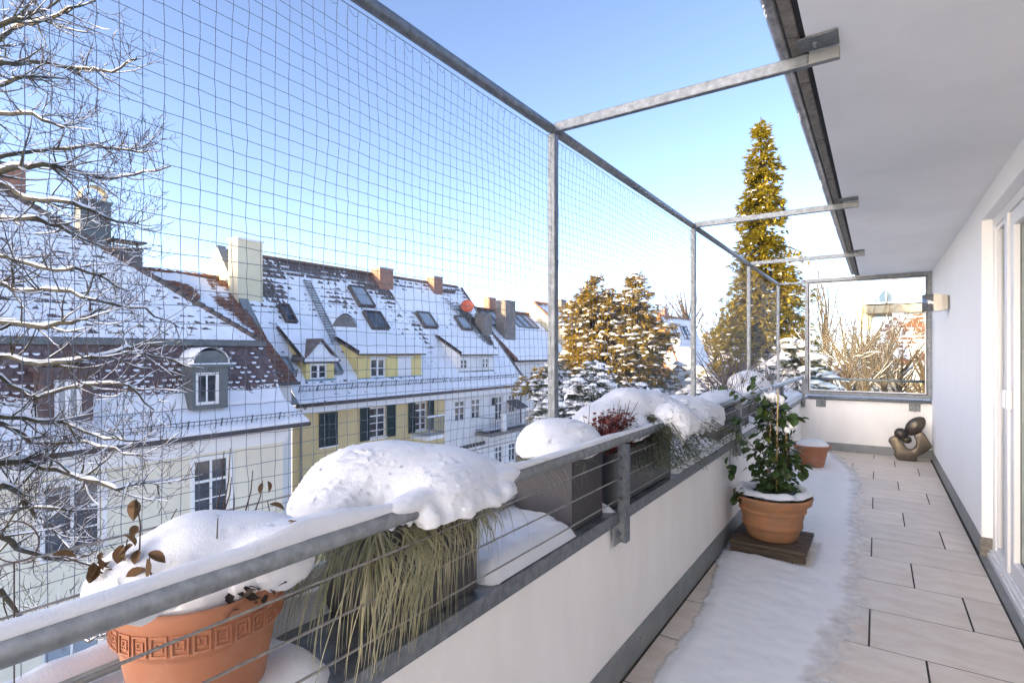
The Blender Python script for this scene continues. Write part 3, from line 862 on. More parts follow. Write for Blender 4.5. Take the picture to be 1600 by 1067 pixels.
def ellipsoid(mb, c, ax, n=20, m=12, tip=0.0):
    c = Vector(c); a, b_, d = map(Vector, ax)
    def fn(i, j):
        t = 2*math.pi*i/n; p = math.pi*j/(m-1)
        k = math.sin(p)**(1+tip)
        return c + a*math.cos(p) + b_*(k*math.cos(t)) + d*(k*math.sin(t))
    mb.grid(fn, n, m, True, True); return mb
c1 = sp(370, 215); c1.z -= base_z; r_ = abs(sp(530, 200).x-sp(220, 200).x)/2
b = MB(); ellipsoid(b, (c1.x, SQ-0.03, c1.z), ((.62*r_, 0, -.8*r_), (.72*r_, 0, .56*r_), (0, r_*.85, 0))); b.build('head', M['bronze'], stt)
b = MB(); c2 = sp(475, 330); ellipsoid(b, (c2.x, SQ-0.01, c2.z-base_z), ((.05, 0, -.03), (.03, 0, .04), (0, .05, 0))); b.build('knob', M['bronze'], stt)
p0, p1 = sp(480, 240), sp(850, -120)
c2 = (p0+p1)/2; dv = (p1-p0)/2
b = MB(); ellipsoid(b, (c2.x, SQ, c2.z-base_z), (dv, Vector((dv.z, 0, -dv.x)).normalized()*0.088, (0, .062, 0)), tip=0.25); b.build('leaf', M['bronze'], stt)

# ================================================================== POTS AND PLANTERS
def rim_pot(name, label, c, rr, rb, h, m, bands, mouth):
    t = thing(name, label, 'pot', c)
    b = MB()
    prof = [(0.0, 0.0), (rb*.96, 0.0), (rb, 0.006)]
    prof += [(rb+(rr*.90-rb)*u**0.9, h*u) for u in (.2, .4, .6, .72)]
    out = []
    for r, z in prof: out.append((r, z))
    for u, dr in bands:
        r = rb+(rr*.90-rb)*u**0.9
        out += [(r+0.0, h*u-0.008), (r+dr, h*u-0.004), (r+dr, h*u+0.006), (r+0.001, h*u+0.010)]
    out.sort(key=lambda q: q[1])
    out += [(rr*.905, h*.80), (rr*.93, h*.82), (rr*.965, h*.84), (rr*.985, h*.93), (rr, h*.95), (rr, h*.995), (rr*.985, h), (rr*.94, h), (rr*.92, h*.985), (rr*.89, h*mouth)]
    b.lathe(out, c, 48)
    b.build('pot_body', m, t)
    b = MB(); b.lathe([(rr*.895, h*mouth), (0.0005, h*mouth+.004)], c, 32); b.build('soil', M['soil'], t)
    return t

# near terracotta pot with a frieze of square spirals
c = Vector((-1.022, 0.50, Z_LEDGE))
p1 = thing('terracotta_pot', 'large terracotta pot with square key frieze standing nearest on the ledge', 'pot', c)
b = MB()
prof = [(0.0, 0.0), (0.094, 0.0), (0.098, 0.006), (0.112, 0.09), (0.124, 0.168), (0.126, 0.176), (0.132, 0.181), (0.1355, 0.188), (0.1355, 0.228), (0.137, 0.233), (0.139, 0.238), (0.1395, 0.255), (0.137, 0.262), (0.130, 0.262), (0.126, 0.255), (0.124, 0.22)]
prof = [(r, z*.885) for r, z in prof]
b.lathe(prof, c, 72, wob=lambda a, z: 0.004*nz(math.cos(a)*2, math.sin(a)*2, z*6))
b.build('pot_body', M['terra'], p1)
b = MB(); b.lathe([(0.126, 0.208), (0.0005, 0.212)], c, 32); b.build('soil', M['soil'], p1)
rm = MB(); w, t_, d = 0.0125, 0.0024, 0.0026
rm.box(0, d, -w, w, 0, t_*1.3); rm.box(0, d, -w, w, 0.0335-t_*1.3, 0.0335); rm.box(0, d, -w, -w+t_, t_*1.3, 0.0335-t_*1.3); rm.box(0, d, w-t_, w, t_*1.3, .0335-t_*1.3)
rm.box(0, d*.9, -w+.0062, w-.0062, 0.0088, 0.0115); rm.box(0, d*.9, w-.0088, w-.0062, 0.0115, .0245); rm.box(0, d*.9, -w+.0062, w-.0088, .0222, .0245); rm.box(0, d*.9, -w+.0062, -w+.0088, .0150, .0222)
rm = rm.mesh('relief_square', M['terra'])
for i in range(28):
    a = 2*math.pi*i/28
    o = piece('relief_square', rm, p1, c+Vector((math.cos(a)*0.1352, math.sin(a)*0.1352, 0.1682)), (0, 0, a))
heap('snow_cap', [(-1.03, .50, .938, .118, .128, .118), (-.97, .60, .955, .085, .085, .075), (-1.05, .40, .945, .07, .065, .06), (-.905, .62, 1.005, .035, .085, .026), (-.91, .70, 1.01, .03, .06, .020)], p1, .009, .003, 12, zf=.922)

# troughs
def trough(label, x0, x1, y0, y1, z0, z1, m, wall=0.012, seams=()):
    t = thing('planter_box', label, 'planter', ((x0+x1)/2, (y0+y1)/2, z0))
    b = MB()
    b.box(x0, x1, y0, y0+wall, z0, z1); b.box(x0, x1, y1-wall, y1, z0, z1)
    b.box(x0, x0+wall, y0+wall, y1-wall, z0, z1); b.box(x1-wall, x1, y0+wall, y1-wall, z0, z1)
    b.build('box', m, t, bevel=0.003)
    b = MB(); b.box(x0+wall, x1-wall, y0+wall, y1-wall, z0+.01, z1-0.03); b.build('soil', M['soil'], t)
    for s_ in seams:
        b = MB(); b.box(x1, x1+0.0015, s_-0.003, s_+0.003, z0+.002, z1-.002); b.build('seam', M['rubber'], t)
    return t
X0, X1 = -1.150, -0.905
t1 = trough('dark grey square planter under a broad snow cap with trailing grass', X0, X1, 0.865, 1.17, Z_LEDGE+.004, 0.955, M['planter'])
L1_ = [(-1.07, .92, 1.01, .12, .17, .108), (-1.0, 1.04, 1.0, .14, .15, .098), (-.965, 1.14, .99, .13, .12, .085), (-.93, 1.23, .985, .08, .08, .055), (-1.05, .79, .985, .075, .07, .05), (-.90, 1.0, .99, .085, .10, .06), (-.866, .865, 1.012, .030, .07, .020), (-.866, 1.24, 1.008, .030, .07, .018)]
for k_ in range(17):
    yy = .90+k_*.021+rnd(-.01, .01); L1_.append((-.838+rnd(-.016, .012)+.05*abs(yy-1.05), yy, .968+rnd(-.016, .010), .024, .022, rnd(.018, .028)))
heap('snow_cap', L1_, t1, .008, .003, 12, zf=.958)
t2 = trough('dark grey planter with a smooth rounded snow cap beside the rail post', X0, X1, 1.725, 1.985, Z_LEDGE+.004, 0.955, M['planter'], seams=())
heap('snow_cap', [(-1.055, 1.84, .985, .13, .165, .105), (-1.0, 1.93, .975, .11, .12, .085), (-.97, 1.80, .965, .08, .09, .05)], t2, .010, .003, zf=.962)
t3 = trough('long grey metal planter with streaked sides holding red shrub and juniper', X0, X1, 2.10, 2.83, Z_LEDGE+.004, 0.925, M['planter_zinc'])
b = MB()
b.box(X1, X1+.004, 2.10, 2.112, Z_LEDGE+.006, .925); b.box(X1, X1+.004, 2.815, 2.83, Z_LEDGE+.006, .925); b.box(X1, X1+.006, 2.112, 2.815, .908, .925)
b.build('edge_trim', M['planter_zinc'], t3)
heap('snow_cap', [(-1.07, 2.33, 1.02, .12, .20, .085), (-1.05, 2.60, 1.045, .14, .24, .125), (-.99, 2.82, 1.03, .15, .18, .10), (-.93, 2.33, .955, .05, .06, .045), (-.93, 2.42, .985, .06, .10, .05)], t3, .011, .005, 10, zf=.955)
t4 = trough('dark planter behind the climbing plant, farther along the ledge', X0, X1, 3.85, 4.95, Z_LEDGE+.004, 0.935, M['planter'])
heap('snow_cap', [(-1.05, 4.1, .96, .14, .30, .06), (-1.06, 4.55, .97, .14, .32, .075), (-1.0, 4.75, .96, .12, .2, .06)], t4, .02, .012, 9)
t5 = trough('dark planter with tall twiggy snow mound, farthest on the ledge', X0, X1, 5.25, 6.20, Z_LEDGE+.004, 0.945, M['planter'])
heap('snow_cap', [(-1.05, 5.72, 1.02, .16, .26, .15), (-1.0, 5.38, .98, .14, .18, .09), (-1.06, 6.02, 1.0, .15, .2, .11), (-.93, 5.62, .99, .10, .14, .09), (-1.1, 5.5, 1.03, .08, .1, .09)], t5, .018, .016, 10)

# pots on the floor
pb = Vector((STAND[0], STAND[1], 0.082))
big = rim_pot('terracotta_pot', 'wide aged terracotta pot with ringed sides on a wooden stand', pb, 0.252, 0.158, 0.292, M['terra_old'], ((.30, .010), (.34, .008), (.66, .008)), 0.86)
b = MB()
def ring(i, j):
    a = 2*math.pi*i/72; t = j/11
    ro, ri = 0.246+0.006*nz(math.cos(a)*3, math.sin(a)*3, 4), 0.105+0.03*nz(math.cos(a)*2, math.sin(a)*2, 9)
    r = ro+(ri-ro)*t
    hh = 0.052*(math.sin(math.pi*min(1, t*1.25+.06))**0.6 if t < .78 else max(0, math.sin(math.pi*min(1., t*1.25+.06)))**.6)
    hh *= 1+0.5*nz(math.cos(a)*2.5, math.sin(a)*2.5, t*2)
    return (pb.x+r*math.cos(a), pb.y+r*math.sin(a), pb.z+0.262+0.028*(1-t)+hh+.004*nz(a*9, t*7))
b.grid(ring, 72, 12, True, True)
b.build('snow_ring', M['snow'], big)
small = rim_pot('terracotta_pot', 'small bright terracotta pot filled with snow near the end parapet', Vector((-0.635, 7.27, 0.0)), 0.198, 0.118, 0.262, M['terra'], ((.6, .003),), 0.9)
b = MB(); snow_mound(b, (-0.635, 7.27, 0.245), 0.186, 0.186, 0.085, 1.1, 0.018, 8, 0.2, 48, 16, seed=61); b.build('snow_cap', M['snow'], small)
st = thing('plant_stand', 'dark weathered wooden slat stand under the large terracotta pot', 'stand', (STAND[0], STAND[1], 0))
for i in range(5):
    y = STAND[1]-0.235+i*0.0965
    b = MB(); b.box(STAND[0]-0.235, STAND[0]+0.235, y, y+0.085, 0.056+rnd(0, .002), 0.080); b.build('slat', M['wood'], st, bevel=0.004)
for x in (-0.2, 0.2-.045):
    b = MB(); b.box(STAND[0]+x, STAND[0]+x+0.045, STAND[1]-0.22, STAND[1]+0.23, 0.0, 0.056); b.build('bearer', M['wood'], st, bevel=.004)
b = MB(); b.box(STAND[0]-.225, STAND[0]+.225, STAND[1]-0.228, STAND[1]-.205, 0.004, 0.054); b.build('front_board', M['wood'], st, bevel=.003)

# ================================================================== BALCONY PLANTS
def leaf_mesh(name, m, L=0.045, W=0.038, fold=0.25, n=5):
    b = MB()
    pts = []
    for i in range(n+1):
        t = i/n
        w = W/2*math.sin(math.pi*min(1, t*0.94+0.05))**0.75
        pts.append((t*L, w, -0.18*L*t*t))
    for i in range(n):
        (a, wa, za), (c_, wc, zc) = pts[i], pts[i+1]
        for s_ in (1, -1):
            q = [(a, 0, za), (c_, 0, zc), (c_, s_*wc, zc+fold*wc), (a, s_*wa, za+fold*wa)]
            b.quad(*(q if s_ > 0 else q[::-1]), smooth=True)
    return b.mesh(name, m)
def scatter_leaves(name, mats, parent, fn, n, L=(.02, .035), wr=.6):
    bb = MB()
    for i in range(n):
        p = Vector(fn()); a = rnd(0, 6.28); e = rnd(-.9, .7); l_ = rnd(*L)
        d = Vector((math.cos(a)*math.cos(e), math.sin(a)*math.cos(e), math.sin(e)))
        s_ = d.cross(Vector((rnd(-.5, .5), rnd(-.5, .5), 1))).normalized()*l_*wr*.5
        m_ = p+d*l_*.5; up = Vector((0, 0, l_*.1))
        k = len(bb.v)
        bb.v += [tuple(p), tuple(m_+s_+up), tuple(p+d*l_), tuple(m_-s_+up)]
        bb.face((k, k+1, k+2), False); bb.face((k, k+2, k+3), False)
    return bb.build(name, mats, parent)
LV = [leaf_mesh('leaf', M['climber'], .064, .056), leaf_mesh('leaf', M['climber'], .054, .044, .1), leaf_mesh('leaf', M['climber_y'], .050, .044, .15), leaf_mesh('leaf', M['climber'], .074, .058, .3)]
cl = thing('climbing_plant', 'leafy green climber tied to canes in the large floor pot', 'plant', (pb.x, pb.y, pb.z+.25))
canes = [((pb.x+.03, pb.y-.02, .33), (pb.x+.045, pb.y-.06, 1.10)), ((pb.x-.04, pb.y+.02, .33), (pb.x+.00, pb.y+.02, 1.02)), ((pb.x+.09, pb.y+.05, .33), (pb.x+.085, pb.y+.02, .82))]
for a, c_ in canes:
    b = MB(); b.tube([a, c_], 0.0048, 8); b.build('cane', M['cane'], cl)
b = MB(); stems = []
for i in range(9):
    a = rnd(0, 6.28); x, y, z = pb.x+.06*math.cos(a), pb.y+.06*math.sin(a), .33
    top = rnd(.75, 1.10)
    pts = []
    ph0 = rnd(0, 6)
    while z < top:
        pts.append((x, y, z)); z += .05
        x += .02*math.cos(ph0+z*9)+rnd(-.008, .008)+.1*(pb.x+.02-x); y += .02*math.sin(ph0+z*9)+rnd(-.008, .008)+.1*(pb.y-y)
    stems.append(pts); b.tube(pts, [.0035-.0018*k/len(pts) for k in range(len(pts))], 5)
# long shoots reaching left over the rail and down
for pts in ([(pb.x, pb.y, .92), (pb.x-.06, pb.y-.06, .98), (pb.x-.14, pb.y-.14, 1.03), (pb.x-.21, pb.y-.20, 1.09), (pb.x-.25, pb.y-.24, 1.12)],
            [(pb.x-.03, pb.y, .80), (pb.x-.12, pb.y-.07, .86), (pb.x-.19, pb.y-.12, .90), (pb.x-.22, pb.y-.16, .83), (pb.x-.235, pb.y-.17, .70), (pb.x-.24, pb.y-.18, .60), (pb.x-.22, pb.y-.17, .52)],
            [(pb.x-.02, pb.y, .62), (pb.x-.10, pb.y-.06, .68), (pb.x-.17, pb.y-.12, .78), (pb.x-.21, pb.y-.14, .92)],
            [(pb.x, pb.y, .98), (pb.x-.04, pb.y-.05, 1.06), (pb.x-.09, pb.y-.1, 1.13), (pb.x-.10, pb.y-.14, 1.20)],
            [(pb.x+.04, pb.y, .60), (pb.x+.12, pb.y+.03, .62), (pb.x+.17, pb.y+.02, .58), (pb.x+.18, pb.y-.02, .53)],
            [(pb.x+.03, pb.y, .9), (pb.x+.10, pb.y, .93), (pb.x+.15, pb.y-.03, .90)]):
    stems.append(pts); stems.append(pts); b.tube(pts, [.0026]*(len(pts)-1)+[.001], 5)
b.build('stem', M['twig'], cl)['kind'] = 'stuff'
cnt = 0
while cnt < 298:
    pts = random.choice(stems) if cnt % 3 else random.choice(stems[:9]); i = random.randrange(0, len(pts)-1)
    p = Vector(pts[i]).lerp(Vector(pts[i+1]), random.random())
    out = Vector((p.x-pb.x, p.y-pb.y, 0)); a = math.atan2(out.y, out.x)+rnd(-1.4, 1.4)
    p = p+Vector((math.cos(a), math.sin(a), rnd(-.2, .3)))*rnd(0, .045)
    me = random.choices(LV, (5, 4, 1.6, 3))[0]
    s_ = rnd(.7, 1.15)
    piece('leaf', me, cl, p, (rnd(-.6, .6), rnd(-.1, 1.3), a), (s_, s_, s_)); cnt += 1
inn = scatter_leaves('inner_leaves', M['climber'], cl, lambda: Vector(random.choice(random.choice(stems[:9])))+Vector((rnd(-.075, .075), rnd(-.075, .075), rnd(-.03, .03))), 420, (.04, .062), .8)
inn['kind'] = 'stuff'
b = MB()
for x, y, z, r_ in ((.01, -.03, 1.05, .028), (-.03, -.04, 1.055, .024), (-.06, -.06, 1.04, .02), (.13, 0, .86, .03), (.10, -.03, .83, .022), (.05, -.02, 1.03, .03), (-.01, .02, 1.02, .03)):
    snow_mound(b, (pb.x+x, pb.y+y, z), r_, r_*.8, r_*.7, 1, .016, 20, .6, 20, 10, seed=x*50, droop=.03)
b.build('snow_clump', M['snow'], cl)['kind'] = 'stuff'
iv = thing('ivy_plant', 'dark ivy sprig spilling over the rim of the large pot', 'plant', (pb.x-.2, pb.y-.1, .36))
for i in range(22):
    s_ = rnd(.5, .9); piece('leaf', LV[0], iv, (pb.x-.175+rnd(-.05, .05), pb.y-.15+rnd(-.05, .05), .385+rnd(-.05, .03)), (rnd(-.6, .6), rnd(0, 1.2), rnd(2.5, 5.5)), (s_, s_, s_))

# trailing grass of the first trough
gr = thing('ornamental_grass', 'long yellow green grass trailing over the first dark planter', 'grass', (-1.0, 1.05, .95))
b = MB()
def blade(p, d, L, droop, w):
    p = Vector(p); d = Vector(d).normalized(); pts = [p]; n_ = 9
    v = d.copy()
    for i in range(n_):
        v = (v+Vector((0, 0, -droop*(0.35+i*.13)))+Vector((rnd(-.05, .05), rnd(-.05, .05), 0))).normalized()
        p = p+v*(L/n_)
        if p.z < Z_LEDGE+.03 and p.x < XP+.01: p.z = Z_LEDGE+.03+rnd(0, .02)
        if p.x > XP+.05: p.x = XP+.05
        if p.z < .70: p.z = .70+rnd(0, .01)
        if X0 < p.x < X1+.004 and .865 < p.y < 1.17 and p.z < .95: p.x = X1+.006+rnd(0, .01)
        pts.append(p.copy())
    side = Vector((-d.y, d.x, 0)).normalized()
    if side.length < .5: side = Vector((0, 1, 0))
    k = len(b.v)
    for i, q in enumerate(pts):
        ww = w*(1-i/n_)**.6*.5+.0002
        b.v += [tuple(q-side*ww), tuple(q+side*ww)]
    for i in range(n_): b.face((k+2*i, k+2*i+1, k+2*i+3, k+2*i+2), True)
dry_ = MB(); main_ = b
for i in range(300):
    b = dry_ if i % 3 == 0 else main_
    y = .84+.46*random.random()**1.9; x = rnd(-1.0, -.93) if y < 1.17 else rnd(-1.08, -.92)
    a = rnd(-1.1, .35)
    far_ = y > 1.02
    blade((x, y, rnd(.92, .96)), (math.cos(a), math.sin(a), rnd(-.35, .1)), rnd(.07, .20) if far_ else rnd(.17, .38), rnd(.18, .38), rnd(.0018, .0042))
b = main_
for i in range(200):
    a = rnd(-2.6, -.9)
    blade((rnd(-1.16, -.95), rnd(.80, .88), rnd(.92, .98)), (math.cos(a), math.sin(a), rnd(0, .4)), rnd(.15, .36), rnd(.25, .42), rnd(.0022, .004))
for i in range(34):
    a = rnd(.2, 1.3)
    blade((rnd(-.95, -.88), rnd(1.3, 1.42), rnd(.98, 1.02)), (math.cos(a), math.sin(a), rnd(.1, .4)), rnd(.16, .34), rnd(.15, .25), rnd(.0018, .003))
for i in range(7):
    a = rnd(-.5, .9)
    blade((rnd(-.90, -.87), rnd(1.62, 1.72), .97), (math.cos(a), math.sin(a), rnd(.1, .3)), rnd(.10, .2), .2, .0022)
b.build('blades', M['grass'], gr)['kind'] = 'stuff'
dry_.build('dry_blades', M['straw'], gr)['kind'] = 'stuff'
b = MB(); b.tube([at_x(497, 806, -.93), at_x(472, 816, -.93)], .0018, 5); b.build('dry_stalk', M['twig'], gr)

# green sprigs under the snow of the second planter
sp2 = thing('winter_plant', 'few green sprigs poking out below the smooth snow cap', 'plant', (-1.03, 1.86, .95))
scatter_leaves('foliage', M['climber_y'], sp2, lambda: (rnd(-1.12, -.88), rnd(1.70, 1.76), rnd(.955, .985)), 60, (.02, .045), .25)
# red leafed shrub
rs = thing('red_shrub', 'small shrub with dark red leaves under snow in the metal planter', 'shrub', (-.98, 2.25, .93))
b = MB()
for i in range(26):
    p = Vector((rnd(-1.05, -.93), rnd(2.06, 2.30), .93)); q = p+Vector((rnd(-.03, .08), rnd(-.06, .06), rnd(.08, .22)))
    b.tube([p, (p+q)/2+Vector((rnd(-.01, .01), rnd(-.01, .01), 0)), q], [.0025, .002, .001], 4)
b.build('stem', M['twig'], rs)['kind'] = 'stuff'
scatter_leaves('foliage', M['redleaf'], rs, lambda: (rnd(-1.0, -.875), rnd(2.02, 2.30), .94+.15*random.random()**1.1), 480, (.018, .034), .7)
# juniper
jn = thing('juniper_bush', 'spreading green juniper weighed down by snow over the rail', 'shrub', (-.95, 2.75, .93))
b = MB(); bs = MB()
for i in range(64):
    p = Vector((rnd(-1.04, -.95), rnd(2.5, 2.8), .95)); a = rnd(-1.1, 1.45); L = rnd(.26, .50) if a > .3 else rnd(.16, .26)
    d = Vector((math.cos(a)*.55, math.sin(a), 0)).normalized()
    pts = []
    for j in range(9):
        t = j/8
        q = p+d*(L*t*1.25)+Vector((0, 0, .10*math.sin(math.pi*min(1, t*.9+.15))-.10*t*t+rnd(-.004, .004)))
        pts.append(q)
    b.tube(pts, [.005-.0005*j for j in range(9)], 4)
    for j in range(3, 9):
        for q in range(24):
            c_ = pts[j]+Vector((rnd(-.035, .035), rnd(-.035, .035), rnd(-.035, .015)))
            e = Vector((d.x+rnd(-.9, .9), d.y+rnd(-.9, .9), rnd(-.9, .4))).normalized()*rnd(.012, .026)
            s_ = e.cross(Vector((rnd(-1, 1), rnd(-1, 1), 1))).normalized()*.0022
            k = len(bs.v); bs.v += [tuple(c_-s_), tuple(c_+s_), tuple(c_+e)]; bs.face((k, k+1, k+2))
b.build('branch', M['bark'], jn); bs.build('foliage', M['juniper'], jn)
jl = [(-.94, 2.98, 1.025, .15, .20, .085), (-.89, 3.16, 1.01, .14, .20, .078), (-.85, 3.34, .985, .10, .14, .055), (-.86, 2.70, 1.02, .11, .14, .075)]
for k_ in range(2, 11):
    t_ = k_/10; jl.append((-.79-.04*max(0, 1-k_/3)+rnd(-.015, .015), 2.50+.80*t_, .985-.03*t_+rnd(-.012, .012), .045, .060, .036+rnd(0, .012)))
for k_ in range(7):
    jl.append((-.765+rnd(-.02, .02), 2.58+.12*k_+rnd(-.03, .03), .948+rnd(-.02, .01), .012, .016, .030))
heap('snow_cap', jl, jn, .010, .005)
# dry rose in the near pot
ro = thing('dried_rose', 'withered stems with curled brown leaves sticking out of the near pot', 'plant', (-1.03, .43, .95))
b = MB(); lp_ = []
for i in range(17):
    a = rnd(0, 6.28); r_ = rnd(.03, .16)
    p = Vector((-1.03+.08*math.cos(a), .50+.12*math.sin(a), .96)); q = Vector((-1.03+r_*math.cos(a)*1.0, .50+r_*math.sin(a)*1.3, rnd(1.0, 1.10)))
    m_ = (p+q)/2+Vector((rnd(-.01, .01), rnd(-.01, .01), .01))
    b.tube([p, m_, q], [.0016, .0013, .0009], 5)
    lp_ += [q, q, m_]
for u, v, f in ((350, 705, 1.15), (362, 745, 1.15), (395, 735, 1.15), (410, 750, 1.18), (360, 700, 1.2)):
    q = at_f(u, v, f); b.tube([at_f(u-12, 800, f), at_f(u-3, (v+800)/2, f), q], [.0016, .0013, .0009], 5); lp_ += [q]
b.build('stem', M['twig'], ro)['kind'] = 'stuff'
DL = [leaf_mesh('leaf', M['dryleaf'], .034, .020, .7), leaf_mesh('leaf', M['dryleaf'], .026, .018, .5), leaf_mesh('leaf', M['dryleaf'], .030, .014, -.6)]
for i in range(56):
    q = random.choice(lp_)+Vector((rnd(-.008, .008), rnd(-.008, .008), rnd(-.012, .006))); s_ = rnd(.7, 1.2)
    piece('leaf', random.choice(DL), ro, q, (rnd(-1, 1), rnd(.2, 1.5), rnd(0, 6.28)), (s_, s_, s_))
scatter_leaves('leaves_below', M['soil'], ro, lambda: (-1.022+.135*math.cos(q_[0]), 0.50+.14*math.sin(q_[0]), .928+rnd(-.01, .012)) if q_.__setitem__(0, rnd(-.2, 1.1)) is None else 0, 40, (.015, .03), .7) if not globals().update(q_=[0]) else None
lo = scatter_leaves('leaves_left', M['dryleaf'], ro, lambda: at_f(rnd(146, 165), rnd(855, 905), .86), 10, (.018, .03), .5)
# twigs in the far planter
tw = thing('twiggy_shrub', 'bare reddish twigs with dry leaves in the farthest planter', 'shrub', (-1.03, 5.7, .94))
b = MB()
for i in range(70):
    p = Vector((-1.05+rnd(-.08, .08), rnd(4.4, 6.1), .93)); q = p+Vector((rnd(-.1, .16), rnd(-.18, .18), rnd(.12, .34)))
    b.tube([p, (p+q)/2+Vector((rnd(-.03, .03), rnd(-.03, .03), .03)), q], [.003, .0022, .001], 4)
b.build('stem', M['twig'], tw)['kind'] = 'stuff'
scatter_leaves('leaves', M['dryleaf'], tw, lambda: (-1.0+rnd(-.06, .16), rnd(5.3, 6.1), rnd(.98, 1.12)), 120, (.02, .04), .7)

# wire hoop beside the near pot
wh = MB(); ctr = at_f(22, 846, .84); ex_ = Vector((CY, SY, 0))
wh.tube([ctr+ex_*(.039*math.cos(i*math.pi/18))+Vector((0, 0, .032*math.sin(i*math.pi/18))) for i in range(37)], .0011, 5, caps=False)
wh.tube([ctr+Vector((0, 0, -.032)), Vector((ctr.x, ctr.y, Z_LEDGE+.02))], .0011, 5)
tag(wh.build('wire_hoop', M['twig']), 'thin brown wire hoop standing left of the near terracotta pot', 'plant support')

# ================================================================== SURROUNDINGS
Z_G = -9.6
b = MB(); b.grid(lambda i, j: (-600+i*30, -200+j*30, Z_G+0.25*nz(i*.7, j*.7)), 41, 35, True)
tag(b.build('ground', M['snow_far']), kind='structure')

def facade(mb, X, y0, y1, z0, z1, ops, depth=0.14, sgn=1):
    """wall face at X looking to +X with recessed openings (y0,y1,z0,z1)"""
    ys = sorted({y0, y1} | {q for o in ops for q in o[:2]}); zs = sorted({z0, z1} | {q for o in ops for q in o[2:4]})
    for a, c in zip(ys, ys[1:]):
        for d, e in zip(zs, zs[1:]):
            my, mz = (a+c)/2, (d+e)/2
            if any(o[0] < my < o[1] and o[2] < mz < o[3] for o in ops): continue
            mb.quad((X, a, d), (X, c, d), (X, c, e), (X, a, e))
    for a, c, d, e in [o[:4] for o in ops]:
        B = X-depth
        mb.quad((B, a, d), (X, a, d), (X, a, e), (B, a, e)); mb.quad((X, c, d), (B, c, d), (B, c, e), (X, c, e))
        mb.quad((X, a, d), (B, a, d), (B, c, d), (X, c, d)); mb.quad((B, a, e), (X, a, e), (X, c, e), (B, c, e))
def window(parent, X, y0, y1, z0, z1, cols=2, rows=2, trans=None, fm='trim', gm='win', depth=0.12, fw=0.06, sill=True, surround=0.0):
    """frame in the opening; sub-parts pane and sill"""
    b = MB(); F_ = X-depth+0.05; B_ = X-depth
    b.box(B_, F_, y0, y0+fw, z0, z1); b.box(B_, F_, y1-fw, y1, z0, z1); b.box(B_, F_, y0+fw, y1-fw, z0, z0+fw); b.box(B_, F_, y0+fw, y1-fw, z1-fw, z1)
    for i in range(1, cols):
        y = y0+(y1-y0)*i/cols; b.box(B_+.004, F_-.004, y-fw*.55, y+fw*.55, z0+fw, z1-fw)
    zz = z0+(z1-z0)*(trans or 0)
    if trans: b.box(B_+.002, F_+.01, y0+fw, y1-fw, zz-fw*.6, zz+fw*.6)
    for i in range(1, rows):
        z = z0+((zz if trans else z1)-z0)*i/rows; b.box(B_+.008, F_-.012, y0+fw, y1-fw, z-fw*.28, z+fw*.28)
    if surround:
        s_ = surround
        b.box(X+.002, X+.03, y0-s_, y0, z0, z1+s_); b.box(X+.002, X+.03, y1, y1+s_, z0, z1+s_); b.box(X+.002, X+.03, y0, y1, z1, z1+s_)
    w = b.build('window', M[fm], parent)
    b = MB(); b.box(B_-.02, B_+.012, y0+fw*.5, y1-fw*.5, z0+fw*.5, z1-fw*.5); b.build('pane', M[gm], w)
    if sill:
        b = MB(); b.box(X-depth+.05, X+.07, y0-.06, y1+.06, z0-.06, z0-.001); b.build('sill', M['trim'], w)
    return w
def shutter(parent, X, y0, y1, z0, z1):
    b = MB(); fw = .05
    b.box(X+.012, X+.05, y0, y0+fw, z0, z1); b.box(X+.012, X+.05, y1-fw, y1, z0, z1)
    for z in (z0, (z0+z1)/2-fw/2, z1-fw): b.box(X+.012, X+.05, y0+fw, y1-fw, z, z+fw)
    n_ = int((z1-z0)/.075)
    for i in range(n_):
        z = z0+(z1-z0)*(i+.5)/n_; b.obox((X+.014, y0+fw, z-.02), (0, y1-y0-2*fw, 0), (.03, 0, -.018+.0), (.004, 0, .02))
    b.box(X+.010, X+.014, y0+fw, y1-fw, z0+fw, z1-fw)
    return b.build('shutter', M['shutter'], parent)

def roof_tiles(parent, O, U, V, lu, lv, tm, uf=None, course=.34, tw=.22, name='tiles', thick=.03):
    """courses of single tiles; O eave corner, U along eave, V up the slope"""
    O, U, V = Vector(O), Vector(U), Vector(V); N = U.cross(V).normalized()
    if N.z < 0: N = -N
    b = MB(); nr = int(lv/course)
    for r in range(nr+1):
        v0 = r*course; v1 = min(v0+course*1.12, lv)
        if v1-v0 < .05: break
        ua, ub = (0, lu) if uf is None else uf(v0)
        n_ = max(1, int((ub-ua)/tw)); off = (r % 2)*.5
        for i in range(n_+1):
            a = ua+(i-off)*tw; c = a+tw-.012
            a = max(a, ua); c = min(c, ub)
            if c-a < .03: continue
            t = thick+rnd(-.008, .010); sk_ = rnd(-.006, .006)
            A = O+U*a+V*v0+N*(t+sk_); B = O+U*c+V*v0+N*(t-sk_); C = O+U*c+V*v1+N*.004; D = O+U*a+V*v1+N*.004
            k = len(b.v); b.v += [tuple(A), tuple(B), tuple(C), tuple(D), tuple(A-N*t*1.2), tuple(B-N*t*1.2)]
            b.face((k, k+1, k+2, k+3)); b.face((k+4, k+5, k+1, k))
    o = b.build(name, tm, parent); o['kind'] = 'stuff'
    return o
